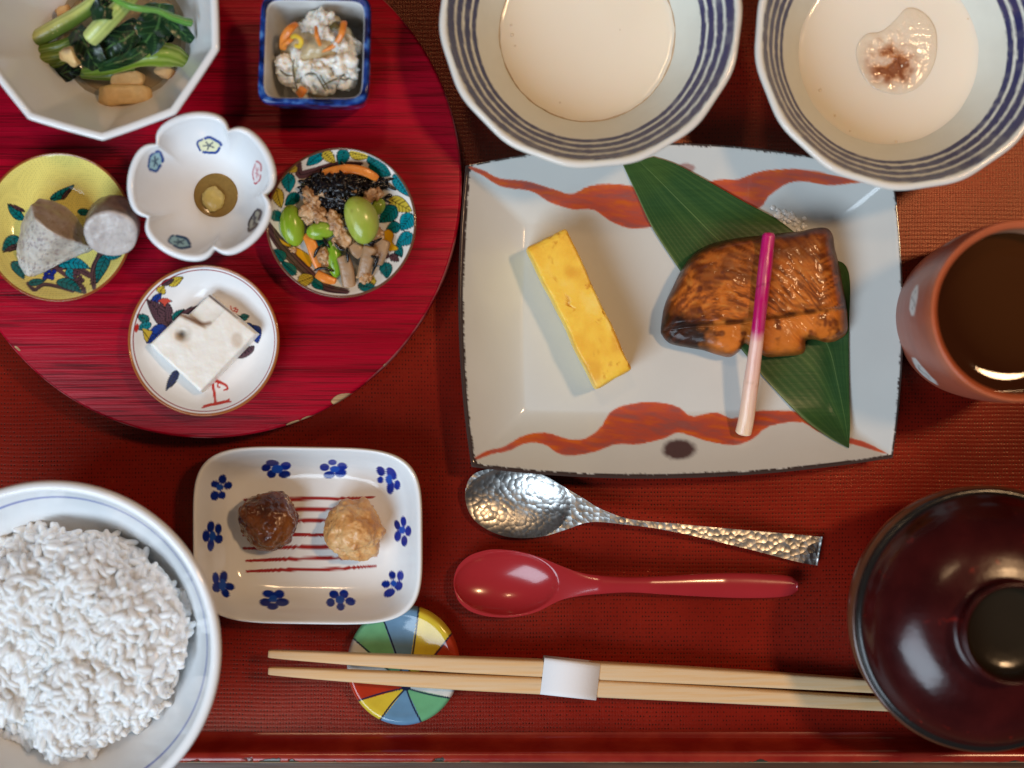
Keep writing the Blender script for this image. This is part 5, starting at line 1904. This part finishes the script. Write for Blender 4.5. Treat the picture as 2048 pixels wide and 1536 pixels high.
o = add('taro_piece', V, [F], m_taro, colors=P.C)
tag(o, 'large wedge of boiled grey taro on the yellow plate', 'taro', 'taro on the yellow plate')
mid = W(227, 438, BT + .0185)
ax = np.array([.12, -.55, .80])
ax = ax / np.linalg.norm(ax)
e1 = np.cross(ax, [0, 0, 1.0])
e1 /= np.linalg.norm(e1)
e2 = np.cross(e1, ax)
rows_ = [(-.006, .002), (-.0058, .005), (-.0045, .0078), (-.002, .0090), (.002, .0095), (.006, .0098), (.0095, .0099), (.0112, .0097), (.0118, .0092), (.0120, .0080), (.0120, .005), (.0120, .001)]
rows_ = spline(np.array(rows_), 46)
n = 90
th = np.linspace(0, 2 * np.pi, n, endpoint=False)
R = np.stack([mid + ax * p[0] + np.outer(np.cos(th), e1) * p[1] + np.outer(np.sin(th), e2) * p[1] * .98 for p in rows_])
# cut face tipped up towards the diner
V, F = polar(R)
ctr = V.mean(0)
V = ctr + (V - ctr) * (1 + .09 * fbm(V, 120, 8, 4))[:, None]
V[:, 2] = np.maximum(V[:, 2], BT + .0088)
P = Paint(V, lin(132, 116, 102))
face = np.r_[np.repeat(rows_[:, 0] > .0108, n), False, True]
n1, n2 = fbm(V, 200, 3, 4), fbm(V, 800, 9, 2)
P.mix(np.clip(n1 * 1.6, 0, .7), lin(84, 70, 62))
P.mix(face * .92, lin(200, 194, 190))
P.mix(face * np.clip(n1, 0, .5), lin(176, 164, 160))
P.mix(face * np.clip(n2 - .1, 0, .4), lin(150, 140, 140))
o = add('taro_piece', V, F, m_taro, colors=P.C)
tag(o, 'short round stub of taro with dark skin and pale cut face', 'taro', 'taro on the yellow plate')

# ------------------------------------------------------------------ mustard in the flower bowl
mzz = BT + .0098
c3 = W(427, 391, mzz)
rm = 44 * S * (H - mzz) / H
fcxy = np.array([fc[0], fc[1]])
V, F = polar(lathe(fc[0], fc[1], np.array([[.001, mzz], [rm * .6, mzz], [rm * .94, mzz], [rm * .99, mzz + .0002], [rm, mzz - .0001], [rm * .9, mzz - .0012], [.001, mzz - .002]]), 70))
m = mat('mustard_soy_sauce', (.25, .155, .045), rough=.12, var=.12, var_scale=900)
o = add('mustard_sauce', V, F, m)
tag(o, 'round pool of brown mustard sauce in the five-petalled bowl', 'sauce')
V, F, U_ = lump((fc[0] - .0008, fc[1] - .0016, mzz + .0009), (.0044, .0046, .0022), 4, .25, 1.6, 6)
m = mat('yellow_mustard', (.50, .36, .10), rough=.22, var=.1, var_scale=500, bump=.0002, bump_scale=700)
o = add('mustard', V, [F], m)
tag(o, 'small yellow dab of mustard in the middle of the sauce', 'mustard')

# ------------------------------------------------------------------ hijiki salad
m_bean = mat('edamame', attr=True, rough=.22, var=.05, var_scale=260, sss=.3, sss_rad=.002, bump=.00008, bump_scale=300)
m_hij = mat('hijiki', (.010, .008, .009), rough=.16, var=.3, var_scale=300, bump=.0002, bump_scale=700)
m_meat = mat('minced_meat', attr=True, rough=.32, var=.12, var_scale=350, bump=.0004, bump_scale=800, sss=.15, sss_rad=.001)
m_bur = mat('burdock', (.36, .22, .12), rough=.35, var=.2, var_scale=240, bump=.0003, bump_scale=500)
HZ = BT + .0040
HG = 'hijiki salad'
Zh = zt(.2278, 500, 270)


def bean(x, y, z, a, b, ang, kid, label, sd, c=(150, 172, 52)):
    px, py = Zh((x, y))[0]
    U_, F_ = ico(4)
    Q = U_.copy()
    Q[:, 0] += kid * (Q[:, 1] ** 2 - .4)
    Q = Q * np.array([a, b, min(a, b) * .78]) * .2278 * S * .94
    V = Q @ rot(.1, .05, ang).T + W(px, py, HZ + z)
    P = Paint(V, lin(*c))
    n1 = fbm(V, 160, sd, 3)
    P.mix(np.clip(n1, 0, .5), lin(c[0] + 18, c[1] + 12, c[2] + 30))
    P.mix(np.clip(-n1, 0, .5), lin(c[0] - 26, c[1] - 14, c[2] - 20))
    P.mix(np.clip(fbm(V, 900, sd + 4, 2) * 4 - 2.2, 0, .7), lin(60, 50, 20))
    P.mix(np.clip((.05 - np.abs(U_[:, 0] + .55 + .2 * U_[:, 1] ** 2)) / .04, 0, .4), lin(196, 206, 120))
    o = add('edamame_bean', V, [F_], m_bean, colors=P.C)
    tag(o, label, 'edamame', HG)


bean(375, 795, .0050, 108, 185, .16, .10, 'green edamame bean lying apart at the edge of the hijiki salad', 1, (140, 170, 44))
bean(628, 838, .0070, 135, 82, .18, .0, 'small green edamame bean in the middle of the hijiki salad', 2, (140, 172, 50))
bean(975, 745, .0120, 145, 215, .30, -.16, 'biggest pale edamame bean resting on top of the hijiki salad', 3, (162, 176, 70))
bean(740, 1080, .0045, 72, 175, .10, .0, 'half-buried edamame bean between carrot and burdock', 4, (128, 168, 40))
bean(1125, 630, .0060, 60, 80, -.5, .0, 'edamame tip peeping out behind the biggest bean', 5, (130, 156, 48))


def crumb(x, y, z, r_, sd, lab='crumb of minced meat in the hijiki salad'):
    px, py = Zh((x, y))[0]
    V, F_, U_ = lump(W(px, py, HZ + z), (r_ * .2278 * S * .80, r_ * .2278 * S * .68, r_ * .2278 * S * .5), 4, .85, 2.0, sd, (0, 0, sd * .7), 4)
    P = Paint(V, lin(190, 148, 106))
    n1 = fbm(V, 420, sd, 3)
    P.mix(np.clip(n1 * 1.5, 0, .7), lin(124, 82, 52))
    P.mix(np.clip(-n1 * 1.3, 0, .5), lin(220, 188, 148))
    o = add('meat_crumb', V, [F_], m_meat, colors=P.C)
    tag(o, lab, 'minced meat', 'meat crumbs in the hijiki salad')


for i, a in enumerate(((540, 540, .009, 80), (540, 650, .008, 100), (600, 700, .009, 90), (520, 720, .007, 70), (640, 510, .010, 50), (760, 760, .009, 85), (800, 850, .009, 80), (840, 920, .008, 105), (780, 920, .007, 70), (1110, 860, .007, 80), (1050, 540, .009, 75), (1110, 520, .007, 70), (650, 1050, .006, 75), (660, 1110, .005, 55), (1010, 1240, .006, 75), (370, 1010, .003, 40), (900, 500, .011, 45), (950, 1010, .007, 60), (490, 500, .007, 40), (720, 700, .010, 50))):
    crumb(*a, i * 7 + 3)


def hstrip(name, pts, w, th, material, label, cat, grp, sq=4.0, ends=.75, n=26, m=10, noise=.0002):
    P3 = [(*Zh((x, y))[0], z) for x, y, z in pts]
    return strip(name, P3, np.array(w) * .2278, th, material, label, cat, grp, n=n, m=m, square=sq, ends=ends, z0=HZ, noise=noise)


hstrip('carrot_strip', [(640, 340, .005), (740, 315, .007), (860, 300, .008), (1000, 320, .008), (1120, 385, .006)], [70, 85, 90, 85, 70], .0020, m_carrot, 'wide curved carrot strip behind the black hijiki', 'carrot', HG)
hstrip('carrot_strip', [(490, 870, .004), (540, 960, .005), (580, 1080, .004), (620, 1170, .003)], [80, 100, 100, 90], .0022, m_carrot, 'carrot strip leaning against the meat crumbs', 'carrot', HG)
hstrip('carrot_strip', [(590, 1220, .003), (660, 1260, .004), (750, 1290, .003)], [85, 90, 70], .0026, m_carrot, 'carrot end lying near the plate rim', 'carrot', HG)
hstrip('burdock_stick', [(810, 1060, .007), (850, 1180, .006), (870, 1340, .004)], [110, 130, 120], .0028, m_bur, 'pale brown burdock stick pointing to the plate rim', 'burdock', HG)
hstrip('burdock_stick', [(1060, 980, .008), (1020, 1120, .007), (990, 1260, .005)], [130, 120, 110], .0034, m_bur, 'rounded burdock stick with a meat crumb at its end', 'burdock', HG)
hstrip('burdock_stick', [(1180, 920, .006), (1140, 1020, .006), (1110, 1130, .004)], [120, 150, 110], .0028, m_bur, 'flat burdock piece beside the painted yellow flower', 'burdock', HG)
hstrip('burdock_stick', [(900, 960, .008), (940, 1010, .008), (980, 1050, .007)], [110, 130, 110], .0030, m_bur, 'burdock chunk under the biggest edamame bean', 'burdock', HG)
# dark seaweed: a tangled heap and single strands
rr_ = random.Random(5)
Vs, Fs, base = [], [], 0
for i in range(420):
    t = rr_.random()
    cx, cy = rr_.gauss(800, 150), rr_.gauss(450, 65)
    if rr_.random() < .45:
        cx, cy = rr_.gauss(700, 80), rr_.gauss(580, 80)
    zz = .0035 + .0115 * math.exp(-((cx - 790) / 230) ** 2 - ((cy - 490) / 150) ** 2) * rr_.uniform(.5, 1.1)
    an_ = rr_.gauss(0.1, .9)
    L = rr_.uniform(60, 150)
    bnd = rr_.uniform(-30, 30)
    P3 = []
    for u_ in (-.5, 0, .5):
        xx = cx + L * u_ * math.cos(an_) - bnd * (1 - 4 * u_ * u_) * math.sin(an_)
        yy = cy + L * u_ * math.sin(an_) + bnd * (1 - 4 * u_ * u_) * math.cos(an_)
        P3.append((*Zh((xx, yy))[0], HZ + zz + rr_.uniform(-.001, .001)))
    V, F, tt, aa = sweep(Wp(P3), [.0005, .0015, .0016, .0006], [.0005, .0010, .0010, .0004], n=9, m=6, ends=.4)
    Vs.append(V)
    for f_ in F:
        Fs.append((f_ + base))
    base += len(V)
q4 = np.concatenate([f for f in Fs if f.shape[1] == 4])
q3_ = np.concatenate([f for f in Fs if f.shape[1] == 3])
o = add('hijiki_heap', np.concatenate(Vs), [q4, q3_], m_hij)
tag(o, 'tangled black heap of hijiki seaweed on the leaf-painted plate', 'seaweed', kind='stuff')
for pts in ([(1080, 430, .008), (1180, 400, .007), (1300, 375, .006)], [(1080, 470, .007), (1180, 440, .006), (1260, 470, .005), (1330, 500, .004)], [(1090, 570, .007), (1160, 565, .006), (1240, 600, .004)], [(560, 1190, .006), (640, 1170, .007), (740, 1200, .006)], [(560, 1080, .006), (590, 1010, .008), (640, 960, .008)],
            [(860, 1120, .009), (855, 1040, .010), (850, 980, .009)], [(1130, 1060, .009), (1100, 1140, .008), (1070, 1230, .007)], [(1050, 950, .010), (1110, 930, .010), (1160, 905, .009)], [(640, 900, .008), (680, 960, .009), (700, 990, .008)], [(740, 940, .010), (790, 1000, .009), (840, 1010, .009)], [(820, 800, .012), (880, 830, .012), (915, 860, .012)], [(1060, 1060, .010), (1110, 1075, .009), (1125, 1070, .009)], [(480, 640, .007), (440, 665, .006), (460, 690, .006)], [(285, 880, .002), (320, 920, .002), (335, 950, .002)]):
    hstrip('hijiki_strand', pts, [12, 30, 26, 10], .0012, m_hij, 'single black strand of hijiki lying loose on the salad', 'seaweed', 'loose hijiki strands', sq=2.0, ends=.3, n=20, m=8)

# ------------------------------------------------------------------ white fish-cake block on the bird plate
bz, bb = BT + .0140, BT + .0036
cor = np.array([(299, 689), (410, 582), (513, 667), (401, 784)], float)      # left, top, right, bottom
nu_, nv_ = 90, 90
u_, v_ = np.linspace(0, 1, nu_), np.linspace(0, 1, nv_)
Uu, Vw = np.meshgrid(u_, v_, indexing='ij')      # u: left->top, v: left->bottom
P2 = (cor[0] * ((1 - Uu) * (1 - Vw))[..., None] + cor[1] * (Uu * (1 - Vw))[..., None] + cor[2] * (Uu * Vw)[..., None] + cor[3] * ((1 - Uu) * Vw)[..., None])
# a cut lets one corner strip sink and step inwards
cut = np.clip((Uu - .58 - .10 * Vw) / .035, 0, 1) * np.clip(1 - Vw / .42, 0, 1) ** .6
P2 = P2 + cut[..., None] * np.array([9.0, 7.0]) * (1 - Vw / .5).clip(0, 1)[..., None]
Zb_ = bz - .0030 * cut + .0004 * fbm(np.c_[P2.reshape(-1, 2), np.zeros(nu_ * nv_)], .03, 3, 3).reshape(nu_, nv_)
hole = np.exp(-(((P2[..., 0] - 363) / 9) ** 2 + ((P2[..., 1] - 670) / 8) ** 2))
Zb_ = Zb_ - .0026 * hole
ed_ = np.minimum(np.minimum(Uu, 1 - Uu), np.minimum(Vw, 1 - Vw))
Zb_ = Zb_ - .0007 * np.clip(1 - ed_ / .03, 0, 1) ** 2
T3 = Wp(np.c_[P2.reshape(-1, 2), Zb_.ravel()])
ctr = T3.mean(0)
idg = np.arange(nu_ * nv_).reshape(nu_, nv_)
loop = np.r_[idg[:, 0], idg[-1, 1:], idg[::-1, -1][1:], idg[0, ::-1][1:-1]]
Vb = [T3]
lv = []
nl_ = len(loop)
for i, hh in enumerate(np.linspace(.96, 0, 12)):
    ring = T3[loop].copy()
    ring[:, 2] = bb + (ring[:, 2] - bb) * hh
    ring[:, :2] += (ring[:, :2] - ctr[:2]) * (.012 * math.sin(math.pi * hh))
    Vb.append(ring)
V = np.concatenate(Vb)
N0 = len(T3)
F = [grid_faces(nu_, nv_, flip=False)]
cur = loop
for i in range(12):
    nxt = N0 + i * nl_ + np.arange(nl_)
    F.append(np.c_[cur, np.roll(cur, -1), np.roll(nxt, -1), nxt])
    cur = nxt
V = np.r_[V, [[ctr[0], ctr[1], bb]]]
F.append(np.c_[cur, np.roll(cur, -1), np.full(nl_, len(V) - 1)])
V = V + (fbm(V, 250, 6, 3) * .00018)[:, None]
P = Paint(V, lin(242, 238, 230))
n1 = fbm(V, 130, 5, 3)
P.mix(np.clip(n1, 0, .4), lin(236, 224, 206))
P.mix(np.clip(1.1 - np.hypot((P.X - 366) / 20, (P.Y - 668) / 17) + .3 * n1, 0, .8), lin(176, 156, 132))
P.mix(np.clip(1 - np.hypot((P.X - 364) / 9, (P.Y - 668) / 9), 0, .9), lin(78, 72, 72))
P.stroke(spline([(362, 630), (385, 640), (405, 648), (420, 646)], 16), [7, 9, 8, 5], lin(140, 104, 76), soft=7)
P.mix(np.clip(1.1 - np.hypot((P.X - 474) / 13, (P.Y - 680) / 18), 0, .5), lin(196, 168, 140))
P.stroke(spline([(410, 584), (430, 600), (450, 616), (475, 636)], 16), [4, 5, 4, 2], lin(105, 92, 88), soft=3)
m = mat('white_fish_cake', attr=True, rough=.33, sss=.35, sss_rad=.003, bump=.00012, bump_scale=600)
o = add('fish_cake', V, F, m, colors=P.C)
tag(o, 'square white block with brown stains and a cut corner on the bird-painted plate', 'fish cake')

# ------------------------------------------------------------------ two balls on the blossom dish
V, F, U_ = lump(W(539, 1040, .0125), (60 * S * .98, 60 * S * .98, .0115), 6, .26, 1.5, 9, (0, 0, .4), 5)
V[:, 2] = np.maximum(V[:, 2], .0042)
P = Paint(V, lin(104, 54, 24))
n1, n2 = fbm(V, 150, 3, 4), fbm(V, 420, 8, 3)
P.mix(np.clip(n1 * 1.8, 0, .8), lin(60, 28, 14))
P.mix(np.clip(-n1 * 1.6 - .05, 0, .7), lin(150, 88, 34))
P.mix(np.clip(n2 * 1.2 - .2, 0, .5), lin(36, 18, 12))
m = mat('wet_brown_miso', attr=True, rough=.14, rough_var=.08, var=.1, var_scale=260, bump=.0006, bump_scale=420, coat=.5)
o = add('miso_ball', V, [F], m, colors=P.C)
tag(o, 'glossy dark brown miso ball on the blossom dish', 'miso')
V, F, U_ = lump(W(708, 1062, .0125), (61 * S * .98, 60 * S * .98, .0112), 6, .28, 1.7, 17, (0, 0, 1.2), 5)
V[:, 2] = np.maximum(V[:, 2], .0042)
P = Paint(V, lin(214, 162, 102))
n1, n2 = fbm(V, 150, 3, 4), fbm(V, 520, 8, 3)
P.mix(np.clip(n1 * 1.6, 0, .6), lin(190, 128, 70))
P.mix(np.clip(-n1 * 1.5, 0, .5), lin(232, 196, 146))
P.mix(np.clip(n2 * 1.3 - .2, 0, .4), lin(176, 116, 62))
m = mat('mashed_paste', attr=True, rough=.32, sss=.3, sss_rad=.002, bump=.0004, bump_scale=600, var=.05, var_scale=300)
o = add('bean_paste_ball', V, [F], m, colors=P.C)
tag(o, 'rough golden beige paste ball on the blossom dish', 'paste')

# ------------------------------------------------------------------ rice
m_rice = mat('cooked_rice', (.95, .945, .92), rough=.26, var=.03, var_scale=500, sss=.8, sss_rad=.0016)
m_rice.node_tree.nodes['Principled BSDF'].inputs['Subsurface Radius'].default_value = (1.0, .95, .85)
nt_ = m_rice.node_tree
tr_ = nt_.nodes.new('ShaderNodeBsdfTranslucent')
tr_.inputs[0].default_value = (.92, .90, .84, 1)
mx_ = nt_.nodes.new('ShaderNodeMixShader')
mx_.inputs[0].default_value = .22
nt_.links.new(nt_.nodes['Principled BSDF'].outputs[0], mx_.inputs[1])
nt_.links.new(tr_.outputs[0], mx_.inputs[2])
nt_.links.new(mx_.outputs[0], nt_.nodes['Material Output'].inputs[0])
rice = thing('rice', (rc[0], rc[1], .012), 'heaped white cooked rice filling the bowl with the thin blue line', 'rice')


rl = random.Random(11)
LUMPS = []
for i in range(34):
    a_l, r_l = rl.random() * 6.283, .037 * math.sqrt(rl.random())
    LUMPS.append((r_l * math.cos(a_l), r_l * math.sin(a_l), rl.uniform(.0060, .0150), rl.uniform(.0030, .0095)))


def rice_h(x, y):
    d = np.hypot(x - rc[0], y - rc[1])
    Q = np.c_[x, y, np.zeros(len(x))]
    base = .0375 + .0115 * (1 - (d / .047) ** 2) + .0040 * fbm(Q, 38, 4, 2)
    out = base
    for lx_, ly_, lr_, lh_ in LUMPS:
        b0 = .0375 + .0115 * (1 - ((lx_ ** 2 + ly_ ** 2) / .047 ** 2))
        dd = ((x - rc[0] - lx_) ** 2 + (y - rc[1] - ly_) ** 2) / lr_ ** 2
        out = np.maximum(out, b0 + lh_ * np.sqrt(np.clip(1 - dd, 0, 1)) - .02 * np.clip(dd - 1, 0, 1))
    return out + .0007 * fbm(Q, 150, 8, 2)


def bowl_in(x, y):
    d = np.hypot(x - rc[0], y - rc[1])
    return .011 + (RICE_RIM - .011 - .002) * (d / (rR - .004)) ** 3.1


rmax = .0445
rows_ = np.linspace(.02, 1, 60)
n = 140
th = np.linspace(0, 2 * np.pi, n, endpoint=False)
R = []
for f in rows_:
    er = rmax * f * (.97 + (.045 * np.sin(3 * th + 1) + .025 * np.sin(7 * th)) * f)
    x, y = rc[0] + er * np.cos(th), rc[1] + er * np.sin(th)
    R.append(np.c_[x, y, np.maximum(rice_h(x, y) - .0003 - .006 * f ** 10, bowl_in(x, y) + .0006)])
R.append(np.c_[rc[0] + .026 * np.cos(th), rc[1] + .026 * np.sin(th), np.full(n, .018)])
V, F = polar(np.array(R))
o = add('rice_core', V, F, m_rice, rice)
o['kind'] = 'stuff'
# grain mesh
gu, gv = 8, 6
gr = []
for i in range(1, gv):
    t = math.pi * i / gv
    for j in range(gu):
        a = 2 * math.pi * j / gu
        gr.append((-.0031 * math.cos(t), .00150 * math.sin(t) ** .7 * math.cos(a), .00130 * math.sin(t) ** .7 * math.sin(a)))
gr = np.array(gr)
GV = np.r_[gr, [[-.00315, 0, 0], [.00315, 0, 0]]]
GQ = grid_faces(gv - 1, gu, True)
j = np.arange(gu)
GT = np.r_[np.c_[np.full(gu, len(gr)), (j + 1) % gu, j], np.c_[np.full(gu, len(gr) + 1), (gv - 2) * gu + j, (gv - 2) * gu + (j + 1) % gu]]
g_me = np_mesh('rice_grain', GV, [GQ, GT])
g_me.materials.append(m_rice)
r2 = np.random.default_rng(3)
NG = 1750
f = np.sqrt(r2.random(NG)) * 1.0
a = r2.random(NG) * 2 * np.pi
er = rmax * f * (.975 + (.045 * np.sin(3 * a + 1) + .025 * np.sin(7 * a)) * f)
x, y = rc[0] + er * np.cos(a), rc[1] + er * np.sin(a)
z = rice_h(x, y) + r2.normal(-.0002, .0007, NG) - .0060 * f ** 10
z = np.maximum(z, bowl_in(x, y) + .0016)
pxr, pyr = to_px(np.c_[x, y, z])
vis = (pxr > -30) & (pyr < 1580)
order = np.argsort(r2.random(NG) + (~vis) * 10 + (f > .93) * 2)
Vs, Q_, T_, base, made = [], [], [], 0, 0
for i in order:
    Rm = rot(r2.random() * 6.28, r2.normal(0, .22), r2.random() * 6.28)
    sc_ = r2.uniform(.86, 1.12)
    if vis[i] and made < 300:
        o = bpy.data.objects.new('rice_grain', g_me)
        col.objects.link(o)
        o.parent = rice
        from mathutils import Matrix
        o.rotation_euler = Matrix(Rm.tolist()).to_euler()
        o.scale = (sc_, sc_, sc_)
        o.location = (x[i] - rc[0], y[i] - rc[1], z[i] + .0005 - .012)
        made += 1
    else:
        Vs.append((GV * sc_) @ Rm.T + np.array([x[i], y[i], z[i]]))
        Q_.append(GQ + base)
        T_.append(GT + base)
        base += len(GV)
o = add('rice_grains', np.concatenate(Vs), [np.concatenate(Q_), np.concatenate(T_)], m_rice, rice)
o['kind'] = 'stuff'
# cooked grains stick together: fuse the mass into one soft surface
md = o.modifiers.new('fuse', 'REMESH')
md.mode = 'VOXEL'
md.voxel_size = .00036
md.use_smooth_shade = True
md = o.modifiers.new('soften', 'SMOOTH')
md.factor = .5
md.iterations = 2
